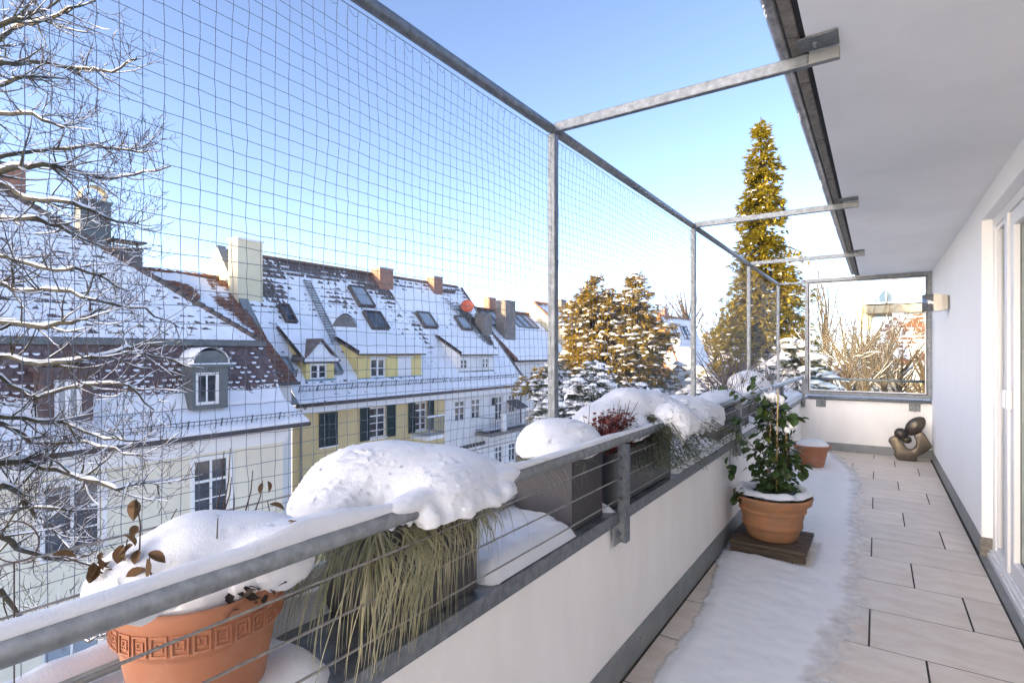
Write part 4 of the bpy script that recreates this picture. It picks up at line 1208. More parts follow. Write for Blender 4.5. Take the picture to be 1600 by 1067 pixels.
def roof_snow(parent, O, U, V, lu, lv, hf, uf=None, step=.09, name='snow_cover', base=.03, edge=True):
    """snow sheet over the tiles; where hf is low the tiles stand through it"""
    O, U, V = Vector(O), Vector(U), Vector(V); N = U.cross(V).normalized()
    if N.z < 0: N = -N
    nu, nv = max(3, int(lu/step)), max(3, int(lv/step))
    b = MB()
    def fn(i, j):
        v = lv*j/(nv-1)
        ua, ub = (0, lu) if uf is None else uf(v)
        u = ua+(ub-ua)*i/(nu-1)
        h = hf(u, v)
        return O+U*u+V*v+N*h
    b.grid(fn, nu, nv, True)
    if edge:
        k0 = len(b.v)
        ua, ub = (0, lu) if uf is None else uf(0)
        for i in range(nu):
            u = ua+(ub-ua)*i/(nu-1); b.v.append(tuple(O+U*u-N*.02-V*.01))
        for i in range(nu-1): b.face((k0+i, k0+i+1, (i+1)*nv, i*nv), True)
    return b.build(name, M['snow_far'], parent)
def fb(x, y, o=4, s=0.0):
    a = 0; g = 1; t = 0
    for i in range(o):
        a += g*nz(x, y, s+i*7.3); t += g; x *= 2.07; y *= 2.07; g *= .55
    return a/t
def snow_guard(parent, O, U, N_, L, h=.20, gap=.11):
    O, U, N_ = Vector(O), Vector(U), Vector(N_)
    b = MB(); n_ = int(L/gap)
    for z in (0.05, h): b.bar(O+N_*z, O+U*L+N_*z, .018, .018, N_)
    for i in range(n_+1): b.bar(O+U*(i*gap)+N_*.02, O+U*(i*gap)+N_*(h), .012, .012, U)
    for i in range(int(L/.9)+1): b.bar(O+U*(i*.9), O+U*(i*.9)+N_*(h+.04), .03, .03, U)
    return b.build('snow_guard', M['guard'], parent)
def chimney(parent, c, sx, sy, z0, z1, m, cap='trim', lip=.06):
    b = MB(); b.box(c[0]-sx/2, c[0]+sx/2, c[1]-sy/2, c[1]+sy/2, z0, z1); ch = b.build('chimney', m, parent)
    b = MB(); b.box(c[0]-sx/2-lip, c[0]+sx/2+lip, c[1]-sy/2-lip, c[1]+sy/2+lip, z1, z1+.09); b.build('chimney_cap', M[cap], ch)
    return ch
def skylight(parent, P, U, V, N, w, h, gm='win_pale', z=.10, fm='slate'):
    """P lower corner on the roof plane"""
    P, U, V, N = map(Vector, (P, U, V, N)); f = .07
    b = MB(); P = P+N*.01
    b.obox(P, U*f, V*h, N*z); b.obox(P+U*(w-f), U*f, V*h, N*z); b.obox(P+U*f, U*(w-2*f), V*f, N*z); b.obox(P+U*f+V*(h-f), U*(w-2*f), V*f, N*z)
    s_ = b.build('skylight', M[fm], parent)
    b = MB(); b.obox(P+U*f+V*f, U*(w-2*f), V*(h-2*f), N*(z*.7)); b.build('pane', M[gm], s_)
    return s_

UYv = Vector((0, 1, 0))
# ------------------------------------------------------------------ cream house with mansard roof (left)
hA = thing('cream_house', 'cream rendered house with purple mansard tiles and arched dormer at left', 'house', (-18, 2, Z_G))
XA, YA0, YA1 = -16.0, -9.0, 10.38
zE, XE = -0.93, -15.35           # gutter line
winsA = []
for (u0, u1, v0, v1) in ((303, 359, 716, 806), (67, 150, 790, 866)):
    a, c = at_x(u0, v0, XA), at_x(u1, v0, XA); lo_, hi_ = at_x((u0+u1)/2, v1, XA).z, at_x((u0+u1)/2, v0, XA).z
    winsA.append((a.y, c.y, lo_, hi_))
zt, zl = winsA[0][3], winsA[0][2]
for y in (8.75,): pass
w0 = winsA[0][1]-winsA[0][0]
winsA = [(winsA[0][0], winsA[0][1], zl, zt), (winsA[1][0], winsA[1][0]+1.15, zl-.05, zt-.05)]
low = [(q[0], q[1], q[2]-3.1, q[3]-3.1) for q in winsA]
extra = [(winsA[1][0]-3.0, winsA[1][0]-1.85, zl-.05, zt-.05)]
winsA += extra; low += [(q[0], q[1], q[2]-3.1, q[3]-3.1) for q in extra]
b = MB(); facade(b, XA, YA0, YA1, Z_G, zE-.05, winsA+low)
b.quad((XA, YA1, Z_G), (XA-12, YA1, Z_G), (XA-12, YA1, zE-.05), (XA, YA1, zE-.05)); b.quad((XA-12, YA0, Z_G), (XA, YA0, Z_G), (XA, YA0, zE), (XA-12, YA0, zE))
b.build('wall', M['h_cream'], hA)
for q in winsA: window(hA, XA, *q, 2, 2, 0.62, surround=.10)
for q in low:
    window(hA, XA, *q, 2, 3, None, gm='win_pale')
b = MB(); b.box(XA+.002, XA+.10, YA0, YA1+.06, zE-.62, zE-.46); b.box(XA+.002, XA+.32, YA0, YA1+.10, zE-.32, zE-.05); b.box(XA+.002, XA+.20, YA0, YA1+.08, zE-.46, zE-.32); b.build('cornice', M['trim'], hA)
b = MB(); b.tube([(XE, YA0, zE-.05), (XE, YA1+.55, zE-.05)], .07, 8); b.build('gutter', M['slate'], hA)
# roof geometry: flared foot, steep mansard, upper slope with hip
XB, zB = -16.75, 1.62             # mansard break
XM, zM = -16.15, -0.25            # end of the flare
def band(p, q): 
    V = Vector((q[0]-p[0], 0, q[1]-p[1])); return V.normalized(), V.length
Vf, Lf = band((XE, zE), (XM, zM)); Vm, Lm = band((XM, zM), (XB, zB))
hipF = lambda v: (0, YA1+.5-YA0-v*.35)
roof_tiles(hA, (XE, YA0, zE), UYv, Vf, YA1+.5-YA0, Lf, M['rt_purple'], hipF, .3, .2, 'foot_tiles')
roof_snow(hA, (XE, YA0, zE), UYv, Vf, YA1+.5-YA0, Lf+.1, lambda u, v: .085+.03*fb(u*.8, v*2, 3, 1)-.05*max(0, (v-.75)), hipF, .1)
b = MB(); Y2 = YA1+.5-Lf*.35
b.quad((XM-.03, YA0, zM), (XM-.03, Y2, zM), (XB-.03, Y2-.35, zB), (XB-.03, YA0, zB))
b.quad((XM-.03, Y2, zM), (XM-10, Y2+0, zM), (XB-9, Y2-.35, zB), (XB-.03, Y2-.35, zB)); b.quad((XE, YA1+.5, zE), (XE-11, YA1+.5, zE), (XM-10, Y2, zM), (XM, Y2, zM))
b.build('mansard_backing', M['rt_purple'], hA)
# scalloped mansard tiles, one object each where they show
Nm = Vector((-Vm.z, 0, Vm.x)); Nm = -Nm if Nm.x < 0 else Nm
sc_ = MB(); tw_, th_ = .215, .23
pr_ = [(-tw_/2+.006, th_*.95), (-tw_/2+.006, th_*.38)]+[(-(tw_/2-.006)*math.cos(a), th_*.38-th_*.36*math.sin(a)) for a in (.5, 1.0, math.pi/2, math.pi-1.0, math.pi-.5)]+[(tw_/2-.006, th_*.38), (tw_/2-.006, th_*.95)]
k0 = 0
for y, z in pr_: sc_.v.append((.030*(1-z/th_)+.004, y, z))
for y, z in pr_: sc_.v.append((.030*(1-z/th_)-.016, y, z))
n_ = len(pr_); sc_.face(tuple(range(n_)))
for i in range(1, n_-2): sc_.face((i, n_+i, n_+i+1, i+1))
scm = sc_.mesh('shingle', M['rt_purple'])
tilt = math.atan2(Vm.x, Vm.z)
ys0 = at_x(250, 600, -16.4).y; left = MB(); nsh = 0
snm = MB()
for r in range(int(Lm/.155)+1):
    v = r*.155
    ytop = Y2-.35*(v/Lm)
    y = YA0+(r % 2)*tw_/2
    while y < ytop-.05:
        p = Vector((XM, y, zM))+Vm*v
        if y > 3.2 and nsh < 300 and y > ytop-4.6:
            piece('shingle', scm, hA, p, (0, tilt+rnd(-.01, .01), rnd(-.01, .01))); nsh += 1
        else:
            k = len(left.v)
            for q in sc_.v[:n_]:
                w_ = p+Nm*q[0]+Vm*q[2]+UYv*q[1]; left.v.append(tuple(w_))
            left.face(tuple(range(k, k+n_)))
        # a little snow caught on the tile foot, more towards the bottom
        if random.random() < 1.05-.95*(v/Lm) + .35*nz(y*.7, v*2):
            k = len(snm.v); g_ = rnd(.62, .88); dz_ = rnd(.02, .05)
            for q in sc_.v[1:n_-1]:
                w_ = p+Nm*(q[0]+.012)+Vm*(q[2]*g_+dz_)+UYv*(q[1]*g_*rnd(.85, 1.05)); snm.v.append(tuple(w_))
            snm.face(tuple(range(k, k+n_-2)))
        y += tw_
o = left.build('shingles', M['rt_purple'], hA); o['kind'] = 'stuff'
o = snm.build('shingle_snow', M['snow_far'], hA); o['kind'] = 'stuff'
roof_snow(hA, (XM+.03, YA0, zM-.02), UYv, Vm, Y2-YA0, .62, lambda u, v: .07-.14*v+.05*fb(u*.9, v*2, 4, 3), lambda v: (0, Y2-YA0-v*.17), .09, 'drift')
b = MB(); b.bar((XB+.06, YA0, zB), (XB+.06, Y2-.33, zB), .16, .16); b.build('break_moulding', M['copper'], hA)
Vu = Vector((-1, 0, .885)).normalized(); Lu = 6.2*1.335
uA = lambda v: (0, max(.4, Y2-.35-YA0-v*.749))
roof_tiles(hA, (XB, YA0, zB), UYv, Vu, Y2-YA0, Lu, M['rt_brown'], uA, .30, .21)
def hA_snow(u, v):
    h = .031+.016*fb(u*.35, v*.5, 3, 5)+.026*fb(u*4.5, v*2.2, 3, 8)
    return h
roof_snow(hA, (XB, YA0, zB), UYv, Vu, Y2-YA0, Lu, hA_snow, uA, .075)
hip0 = Vector((XB, Y2-.35, zB)); hipd = (Vu*Lu+Vector((0, -.749*Lu, 0)))
b = MB()
for i in range(34):
    p = hip0+hipd*(i/34); q = hip0+hipd*((i+1.1)/34)
    b.tube([p+Vector((0, 0, .06)), q+Vector((0, 0, .03))], [.115, .095], 7)
b.build('hip_tiles', M['rt_brown'], hA)
e = hip0+hipd
b = MB(); b.tri(tuple(hip0), (XB-10, Y2-.35, zB), tuple(e)); b.tri((XB-10, Y2-.35, zB), (XB-10, YA0, zB), tuple(e)); b.build('rear_roof', M['rt_brown'], hA)
b = MB(); pts = [hip0+hipd*(i/40)+Vector((.02, -.06, .16)) for i in range(41)]
snow_guard(hA, (XE-.12, YA0, zE+.12), UYv, Vector((.3, 0, 1)).normalized(), YA1+.3-YA0, .27, .15)
# arched dormer
dq0, dq1 = at_x(296, 600, -15.95), at_x(352, 600, -15.95)
zd0, zd1 = at_x(325, 638, -15.95).z, at_x(325, 572, -15.95).z
XD = -15.80
dm = MB(); ym, hw2 = (dq0.y+dq1.y)/2, (dq1.y-dq0.y)/2
wy0, wy1 = at_x(306, 600, XD).y, at_x(343, 600, XD).y; wz0, wz1 = at_x(325, 632, XD).z, at_x(325, 582, XD).z
facade(dm, XD, ym-hw2, ym+hw2, zd0, zd1, [(wy0, wy1, wz0, wz1)], .10)
for s_ in (-1, 1): dm.quad((XD, ym+s_*hw2, zd0), (XD-1.2, ym+s_*hw2, zd0), (XD-1.2, ym+s_*hw2, zd1), (XD, ym+s_*hw2, zd1))
arc = [(ym-hw2*1.0*math.cos(math.pi*i/14), zd1+.06+hw2*.78*math.sin(math.pi*i/14)) for i in range(15)]
k0 = len(dm.v)
for y, z in arc: dm.v.append((XD+.02, y, z))
for y, z in arc: dm.v.append((XD-1.3, y, z))
dm.face(tuple(range(k0, k0+15)))
for i in range(14): dm.face((k0+i+1, k0+i, k0+15+i, k0+16+i), True)
dmo = dm.build('dormer', M['copper'], hA)
window(dmo, XD, wy0, wy1, wz0, wz1, 2, 1, None, sill=False, depth=.09, fw=.075) if False else None
b = MB(); b.box(XD-.05, XD+.14, ym-hw2-.12, ym+hw2+.12, zd1-.02, zd1+.055); b.build('dormer_cornice', M['copper'], dmo)
b = MB()
b.grid(lambda i, j: (XD+.10-1.2*j/4, ym-hw2*1.0*math.cos(math.pi*i/14), zd1+.09+hw2*.80*math.sin(math.pi*i/14)+.05*math.sin(math.pi*i/14)), 15, 5, True)
b.box(XD-.03, XD+.13, ym-hw2-.11, ym+hw2+.11, zd1+.057, zd1+.09); b.build('dormer_snow', M['snow_far'], dmo)
b = MB(); f = .08; F_, B_ = XD-.03, XD-.08
b.box(B_, F_, wy0, wy0+f, wz0, wz1); b.box(B_, F_, wy1-f, wy1, wz0, wz1); b.box(B_, F_, wy0+f, wy1-f, wz0, wz0+f); b.box(B_, F_, wy0+f, wy1-f, wz1-f, wz1); b.box(B_, F_-.02, (wy0+wy1)/2-.02, (wy0+wy1)/2+.02, wz0+f, wz1-f)
b.build('dormer_window_frame', M['trim'], dmo)
b = MB(); b.box(B_-.02, B_+.01, wy0+.03, wy1-.03, wz0+.03, wz1-.03); b.build('dormer_pane', M['win'], dmo)
# second dormer behind the bare tree
a_, c_ = at_x(66, 620, XD), at_x(146, 620, XD)
z0_, z1_ = at_x(105, 660, XD).z, at_x(105, 580, XD).z
b = MB(); facade(b, XD, a_.y, c_.y, z0_, z1_, [(a_.y+.22, c_.y-.22, z0_+.12, z1_-.2)], .1); b.box(XD-1.4, XD-.001, a_.y-.08, c_.y+.08, z1_, z1_+.1)
for s_ in (a_.y, c_.y): b.quad((XD, s_, z0_), (XD-1.2, s_, z0_), (XD-1.2, s_, z1_), (XD, s_, z1_))
d2 = b.build('dormer', M['rt_purple'], hA)
b = MB(); b.box(XD-.09, XD-.04, a_.y+.22, a_.y+.31, z0_+.12, z1_-.2); b.box(XD-.09, XD-.04, c_.y-.31, c_.y-.22, z0_+.12, z1_-.2); b.box(XD-.09, XD-.04, (a_.y+c_.y)/2-.05, (a_.y+c_.y)/2+.05, z0_+.12, z1_-.2); b.build('dormer_window_frame', M['trim'], d2)
b = MB(); b.box(XD-.13, XD-.085, a_.y+.22, c_.y-.22, z0_+.12, z1_-.2); b.build('dormer_pane', M['win_pale'], d2)
b = MB(); snow_field(b, XD-1.3, XD+.02, a_.y-.1, c_.y+.1, lambda x, y: z1_+.20+.05*nz(x*2, y*2), .15); b.build('dormer_snow', M['snow_far'], d2)
# chimneys behind the hip
def box_px(u0, u1, vt, vb, f, depth):
    a, c = at_f(u0, vt, f), at_f(u1, vt, f); z0 = at_f((u0+u1)/2, vb, f).z
    return a, c, z0
a, c, z0 = box_px(124, 166, 318, 420, 20.5, 1)
cc = (a+c)/2; wd_ = (c-a).length
ch = chimney(hA, (cc.x, cc.y), wd_*.62, wd_*.95, z0-1, a.z, M['copper'], 'copper', .05)
b = MB(); n_ = 9
b.grid(lambda i, j: (cc.x+wd_*.5*(j-.5), cc.y-wd_*.45*math.cos(math.pi*(.12+.76*i/(n_-1))), a.z+.10+.55*math.sin(math.pi*(.12+.76*i/(n_-1)))), n_, 2, True)
for s_ in (-1, 1): b.box(cc.x-.2, cc.x+.2, cc.y+s_*wd_*.38-.02, cc.y+s_*wd_*.38+.02, a.z+.08, a.z+.42)
b.build('chimney_hood', M['h_gable'], ch)
a, c, z0 = box_px(176, 216, 392, 440, 20.5, 1); cc = (a+c)/2; wd_ = (c-a).length
ch = chimney(hA, (cc.x, cc.y), wd_*.6, wd_*.9, z0-1, a.z, M['conc'], 'copper', .05)
b = MB(); b.box(cc.x-wd_*.4, cc.x+wd_*.4, cc.y-wd_*.6, cc.y+wd_*.6, a.z+.3, a.z+.36)
for s_ in (-1, 1): b.box(cc.x-.03, cc.x+.03, cc.y+s_*wd_*.4-.03, cc.y+s_*wd_*.4+.03, a.z+.09, a.z+.3)
b.build('chimney_cover', M['iron'], ch)
a, c, z0 = box_px(-8, 28, 262, 320, 19.5, 1); cc = (a+c)/2
chimney(hA, (cc.x, cc.y), .7, .9, z0-1.5, a.z, M['brick'], 'copper', .05)

# ------------------------------------------------------------------ terrace roof geometry shared by the yellow and white houses
XEy, XRy = -19.5, -25.2
zEy = (at_x(462.8, 632, XEy).z+at_x(821.5, 600.2, XEy).z)/2
zRy = (at_x(397, 402.5, XRy).z+at_x(720, 450, XRy).z)/2
XFy = -20.0
Vy = Vector((XRy-XEy, 0, zRy-zEy)); LVy = Vy.length; Vy.normalize()
Ny = UYv.cross(Vy).normalized(); Ny = -Ny if Ny.z < 0 else Ny
OY = Vector((XEy, 0, zEy))
def on_roof(u, v): return at_plane(u, v, OY, Ny)
def slope_of(p): return (p-OY).dot(Vy)
Yg0, Ysp, Yend = 13.35, 22.9, 30.55

def terrace_snow(seed, bare):
    def h(u, v):
        Y = u
        g = .042+.026*fb(Y*.22, v*.30, 3, seed)+.034*fb(Y*4.2, v*2.4, 3, seed+4)
        if v > LVy-1.5: g -= .018*(v-LVy+1.5)
        for (cy, cv, ry, rv, a) in bare:
            q = ((Y-cy)/ry)**2+((v-cv)/rv)**2
            if q < 1.4: g -= a*.13*(1.4-q)
        return g
    return h
def px_bare(u, v, ry, rv, a, Y0):
    p = on_roof(u, v); return (p.y-Y0, slope_of(p), ry, rv, a)
def dormer_shed(parent, m, u0, u1, vb, vt, wins, roofpitch=.25, eaves=.18, base='blue_flash', name='dormer'):
    """front wall standing on the roof where pixel row vb meets it; wins: (u0,u1,v0,v1,kind)"""
    A, B = on_roof(u0, vb), on_roof(u1, vb-(u1-u0)*.02)
    X = (A.x+B.x)/2; y0, y1 = at_x(u0, vb, X).y, at_x(u1, vb, X).y
    z0 = at_x((u0+u1)/2, vb, X).z-.05; z1 = at_x((u0+u1)/2, vt, X).z
    # depth back to where the shed roof meets the main roof
    s_ = Vy.z/(-Vy.x)
    dep = (z1-(zEy+(XEy-X)*s_))/(s_-roofpitch)
    ops = []
    for w in wins:
        ops.append((at_x(w[0], vb, X).y, at_x(w[1], vb, X).y, at_x((w[0]+w[1])/2, w[3], X).z, at_x((w[0]+w[1])/2, w[2], X).z, w[4]))
    b = MB(); facade(b, X, y0, y1, z0, z1, [o[:4] for o in ops], .10)
    for y in (y0, y1):
        b.tri((X, y, z0), (X-dep-.2, y, z1+dep*roofpitch), (X, y, z1)) 
        b.tri((X, y, z0), (X-dep-.2, y, z1-.4), (X-dep-.2, y, z1+dep*roofpitch))
    d = b.build(name, m, parent)
    for o in ops:
        if o[4] == 'blind':
            q = MB(); q.box(X-.06, X-.02, o[0], o[1], o[2], o[3]); q.box(X+.002, X+.05, o[0]-.06, o[1]+.06, o[3], o[3]+.10); q.build('roller_blind', M['blind'], d)
        else:
            q = MB(); f = .07
            q.box(X-.09, X-.03, o[0], o[0]+f, o[2], o[3]); q.box(X-.09, X-.03, o[1]-f, o[1], o[2], o[3]); q.box(X-.09, X-.03, o[0]+f, o[1]-f, o[2], o[2]+f); q.box(X-.09, X-.03, o[0]+f, o[1]-f, o[3]-f, o[3])
            q.box(X-.09, X-.035, (o[0]+o[1])/2-.05, (o[0]+o[1])/2+.05, o[2]+f, o[3]-f); zc_ = (o[2]+o[3])/2; q.box(X-.085, X-.05, o[0]+f, o[1]-f, zc_-.02, zc_+.02)
            q.box(X+.002, X+.06, o[0]-.08, o[1]+.08, o[3]+.0, o[3]+.09)
            q.build('dormer_window_frame', M['trim'], d)
            q = MB(); q.box(X-.12, X-.085, o[0], o[1], o[2], o[3]); q.build('dormer_pane', M['win'], d)
    q = MB(); q.box(X+.003, X+.03, y0-.05, y1+.05, z0-.02, z0+.16); q.build('dormer_flashing', M[base], d)
    q = MB(); q.obox((X+eaves, y0-.15, z1-eaves*roofpitch), (0, y1-y0+.3, 0), (-(dep+eaves), 0, (dep+eaves)*roofpitch), (0, 0, .10)); q.build('dormer_roof', M['slate'], d)
    Vd = Vector((-1, 0, roofpitch)).normalized(); Ld = (dep+eaves)*math.hypot(1, roofpitch)+.1
    roof_snow(d, (X+eaves, y0-.15, z1-eaves*roofpitch+.10), UYv, Vd, y1-y0+.3, Ld, lambda u, v: .13+.03*fb(u*1.5, v*1.5, 3, 2)*(1 if v > .2 else .5), None, .2, 'dormer_snow')
    return d, X, y0, y1, z0, z1

# ------------------------------------------------------------------ yellow house
hY = thing('yellow_house', 'yellow terraced house with dark green shutters and pale gable chimney', 'house', (-22, 18, Z_G))
winY = []
def fwin(u0, u1, v0, v1, X=XFy):
    m_ = (u0+u1)/2; return (at_x(u0, v0, X).y, at_x(u1, v0, X).y, at_x(m_, v1, X).z, at_x(m_, v0, X).z)
w1 = fwin(499, 526, 642, 697); w2 = fwin(578, 603, 636, 679); w3 = fwin(649, 667, 629, 672)
zw0, zw1 = min(w2[2], w3[2]), max(w2[3], w3[3])
w1 = (w1[0], w1[1], zw0, zw1); w2 = (w2[0], w2[1], zw0, zw1); w3 = (w3[0], w3[1], zw0, zw1)
lowY = [(q[0], q[1], q[2]-3.2, q[3]-3.2) for q in (w1, w2, w3)]
b = MB(); facade(b, XFy, Yg0+.05, Ysp, Z_G, zEy-.10, [w1, w2, w3]+lowY)
b.build('wall', M['h_yellow'], hY)
for q in (w2, w3): window(hY, XFy, *q, 2, 3, .72, fw=.06)
for q in lowY: window(hY, XFy, *q, 2, 3, .72, fw=.06)
window(hY, XFy, *w1, 2, 3, .72)
m1 = (w1[0]+w1[1])/2
shutter(hY, XFy, w1[0]-.03, m1-.005, zw0, zw1); shutter(hY, XFy, m1+.005, w1[1]+.03, zw0, zw1)
for q in (w2, w3):
    sw = (q[1]-q[0])*.56
    shutter(hY, XFy, q[0]-sw-.04, q[0]-.04, zw0-.05, zw1+.05); shutter(hY, XFy, q[1]+.04, q[1]+sw+.04, zw0-.05, zw1+.05)
b = MB(); b.box(XFy+.002, XEy-.08, Yg0, Ysp-.002, zEy-.42, zEy-.10); b.build('cornice', M['trim'], hY)
b = MB(); b.tube([(XEy+.04, Yg0-.1, zEy-.06), (XEy+.04, Ysp, zEy-.06)], .075, 8); b.build('gutter', M['slate'], hY)
dp = at_x(470, 700, XFy+.12).y
b = MB(); b.tube([(XEy, dp, zEy-.1), (XFy+.14, dp, zEy-.5), (XFy+.14, dp, Z_G)], .05, 8); b.build('downpipe', M['galv_dull'], hY)
# balcony with railing in front of the third window
by0, by1 = at_x(645, 690, XFy).y-.2, at_x(690, 690, XFy+1).y
bz = zw0-.15
b = MB(); b.box(XFy+.002, XFy+1.2, by0, by1, bz-.2, bz); bl = b.build('balcony_slab', M['trim'], hY)
b = MB()
for z in (bz+.12, bz+.95): b.bar((XFy+1.16, by0, z), (XFy+1.16, by1, z), .04, .05); b.bar((XFy, by1-.02, z), (XFy+1.18, by1-.02, z), .04, .05); b.bar((XFy, by0+.02, z), (XFy+1.18, by0+.02, z), .04, .05)
n_ = int((by1-by0)/.12)
for i in range(n_+1): y = by0+(by1-by0)*i/n_; b.box(XFy+1.15, XFy+1.17, y-.01, y+.01, bz, bz+.95)
for i in range(10): x = XFy+.1+i*.115; b.box(x, x+.02, by1-.03, by1-.01, bz, bz+.95)
b.build('balcony_railing', M['galv_dull'], bl)
b = MB(); snow_strip(b, [(XFy+1.16, by0+(by1-by0)*i/20, bz+.97) for i in range(21)], .05, lambda i: .07); b.build('balcony_snow', M['snow_far'], bl)
LYr = Ysp-Yg0
roof_tiles(hY, (XEy, Yg0, zEy), UYv, Vy, LYr, LVy, M['rt_brown'], None, .34, .22)
bareY = [px_bare(415, 440, 1.4, 1.3, .16, Yg0), px_bare(425, 470, 1.0, 1.2, .12, Yg0), px_bare(535, 475, 1.3, 1.2, .12, Yg0), px_bare(485, 480, .7, .8, .10, Yg0), px_bare(585, 440, 1.6, 1.4, .13, Yg0), px_bare(612, 470, 1.2, 1.6, .13, Yg0), px_bare(625, 510, .8, 1.2, .10, Yg0), px_bare(470, 425, 2.4, .8, .10, Yg0)]
roof_snow(hY, (XEy, Yg0, zEy), UYv, Vy, LYr, LVy, terrace_snow(1.0, bareY), None, .075)
b = MB()
for i in range(int(LYr/.35)):
    y = Yg0+i*.35; b.tube([(XRy, y, zRy+.06), (XRy, y+.38, zRy+.04)], [.13, .11], 7)
b.build('ridge_tiles', M['rt_brown'], hY)
# rear slope and gable wall towards the camera's left
XBk = XRy-(XEy-XRy)
b = MB(); b.quad((XRy, Yg0, zRy), (XBk, Yg0, zEy), (XBk, Ysp, zEy), (XRy, Ysp, zRy)); b.build('rear_roof', M['rt_brown'], hY)
g0 = Yg0-.02
b = MB()
cur_ = [(XFy-.0, zEy-.25), (XEy-1.0, zEy+.72), (XEy-2.4, zEy+2.55), (XRy+.2, zRy+.12), (XRy-.3, zRy+.12), (XBk+.6, zEy)]
pol = [(XFy, Z_G)]+cur_+[(XBk+.6, Z_G)]
k0 = len(b.v)
for x, z in pol: b.v.append((x, g0-.28, z))
for x, z in pol: b.v.append((x, g0, z))
n_ = len(pol); b.face(tuple(range(k0, k0+n_))); b.face(tuple(range(k0+2*n_-1, k0+n_-1, -1)))
for i in range(n_): b.face((k0+i, k0+(i+1) % n_, k0+n_+(i+1) % n_, k0+n_+i))
b.build('gable_wall', M['h_gable'], hY)
b = MB()
vp = [(XEy+.05, zEy-.02), (XEy-1.0, zEy+.88), (XEy-2.4, zEy+2.7), (XRy+.1, zRy+.2)]
for (x, z), (x2, z2) in zip(vp, vp[1:]): b.bar((x, g0-.2, z+.04), (x2, g0-.2, z2+.04), .42, .07)
b.build('verge', M['galv_dull'], hY)
cg = (at_f(362, 378, 26)+at_f(397, 378, 26))/2
ctop = at_x(380, 378, -23.6).z
chimney(hY, (-23.55, Yg0+.1), .75, 1.15, zEy+3, ctop, M['h_gable'], 'h_gable' if False else 'trim', .05)
for (u0, u1, vt, vb, m_) in ((585, 614, 419, 455, 'brick'),):
    P_ = on_roof(600, 446); a = at_x(u0, vt, P_.x); c = at_x(u1, vt, P_.x)
    chimney(hY, (P_.x-.15, (a.y+c.y)/2), .8, (c.y-a.y)*.72, P_.z-.8, a.z, M[m_], 'galv_dull', .03)
# skylights
def sky_px(parent, u0, v0, u1, v1, gm='win_pale', fm='slate'):
    p = on_roof(u0, v1); q = on_roof(u1, v1); t = on_roof((u0+u1)/2, v0)
    w = min(abs(q.y-p.y), 3); h = slope_of(t)-slope_of(p)
    return skylight(parent, (OY+UYv*p.y+Vy*slope_of(p)), UYv, Vy, Ny, w, h, gm, .25, fm)
sky_px(hY, 446, 481, 462, 507, 'win', 'slate'); sky_px(hY, 560, 453, 583, 481, 'win_pale'); sky_px(hY, 580, 491, 606, 516, 'win', 'slate')
sky_px(hY, 443, 562, 459, 588, 'win_pale', 'galv_dull'); sky_px(hY, 522, 562, 534, 587, 'win_pale', 'galv_dull')
# vents, ladder, eyebrow window
for u in (459, 478):
    p = on_roof(u, 522); b = MB(); b.obox(p-UYv*.25+Ny*.05, UYv*.55, Vy*.28, Ny*.14); b.build('roof_vent', M['galv_dull'], hY)
p0, p1 = on_roof(478, 443), on_roof(524, 540)
b = MB(); n_ = 24
for i in range(n_): 
    c_ = p0.lerp(p1, i/n_)+Ny*.14; b.obox(c_-UYv*.22, UYv*.44, Vy*.05, Ny*.05)
for s_ in (-.2, .2): b.bar(p0+UYv*s_+Ny*.12, p1+UYv*s_+Ny*.12, .03, .03)
b.build('roof_ladder', M['galv_dull'], hY)
p = on_roof(537, 511); w_ = at_x(557, 511, p.x).y-at_x(517, 511, p.x).y
ey = MB(); n_ = 13; hh = .62
top_ = [(p.x+.10, p.y-w_/2+w_*i/(n_-1), p.z+hh*math.sin(math.pi*i/(n_-1))**.8) for i in range(n_)]
k0 = len(ey.v); ey.v += top_; ey.face(tuple(range(k0, k0+n_)))
e_ = ey.build('eyebrow_window', M['conc'], hY)
b = MB(); b.grid(lambda i, j: (top_[i][0]+.06-1.2*j/5, top_[i][1], top_[i][2]+.07+(top_[i][2]-p.z)*(.0)+j/5*.9*(1-(top_[i][2]-p.z)/hh)*1.0+.2*j/5), n_, 6, True); b.build('eyebrow_snow', M['snow_far'], e_)
b = MB(); b.box(p.x+.02, p.x+.16, p.y-w_/2-.05, p.y+w_/2+.05, p.z-.10, p.z); b.build('eyebrow_sill', M['trim'], e_)
# dormers
dormer_shed(hY, M['h_dorm'], 560, 658, 592, 552, ((579, 602, 560, 590, 'w'), (622, 643, 559, 590, 'blind')), .42, .22)
D_ = dormer_shed(hY, M['h_dorm'], 478, 522, 596, 565, ((485, 511, 569, 593, 'w'),), .75, .10)
d, X, y0, y1, z0, z1 = D_
b = MB(); pk = z1+.95; ym = (y0+y1)/2
for s_ in (-1, 1):
    b.obox((X+.14, ym, pk), (0, s_*(y1-y0+.5)/2, -.95), (-1.7, 0, .0), (0, 0, .07))
b.build('dormer_roof', M['rt_brown'], d)
b = MB(); b.tri((X+.02, y0-.1, z1+.0), (X+.02, y1+.1, z1+.0), (X+.02, ym, pk-.05)); b.build('dormer_gable', M['snow_far'], d)
snow_guard(hY, OY+UYv*(Yg0+.2)+Vy*.55+Ny*.08, UYv, (Ny*.6+Vector((0, 0, .6))).normalized(), LYr-.2, .26, .17)
P_ = on_roof(610, 420)
b = MB(); vv = LVy-.95
for dz in (.12, .22): b.bar(OY+UYv*(Yg0+1)+Vy*vv+Ny*dz, OY+UYv*(Ysp-1.2)+Vy*vv+Ny*dz, .03, .03)
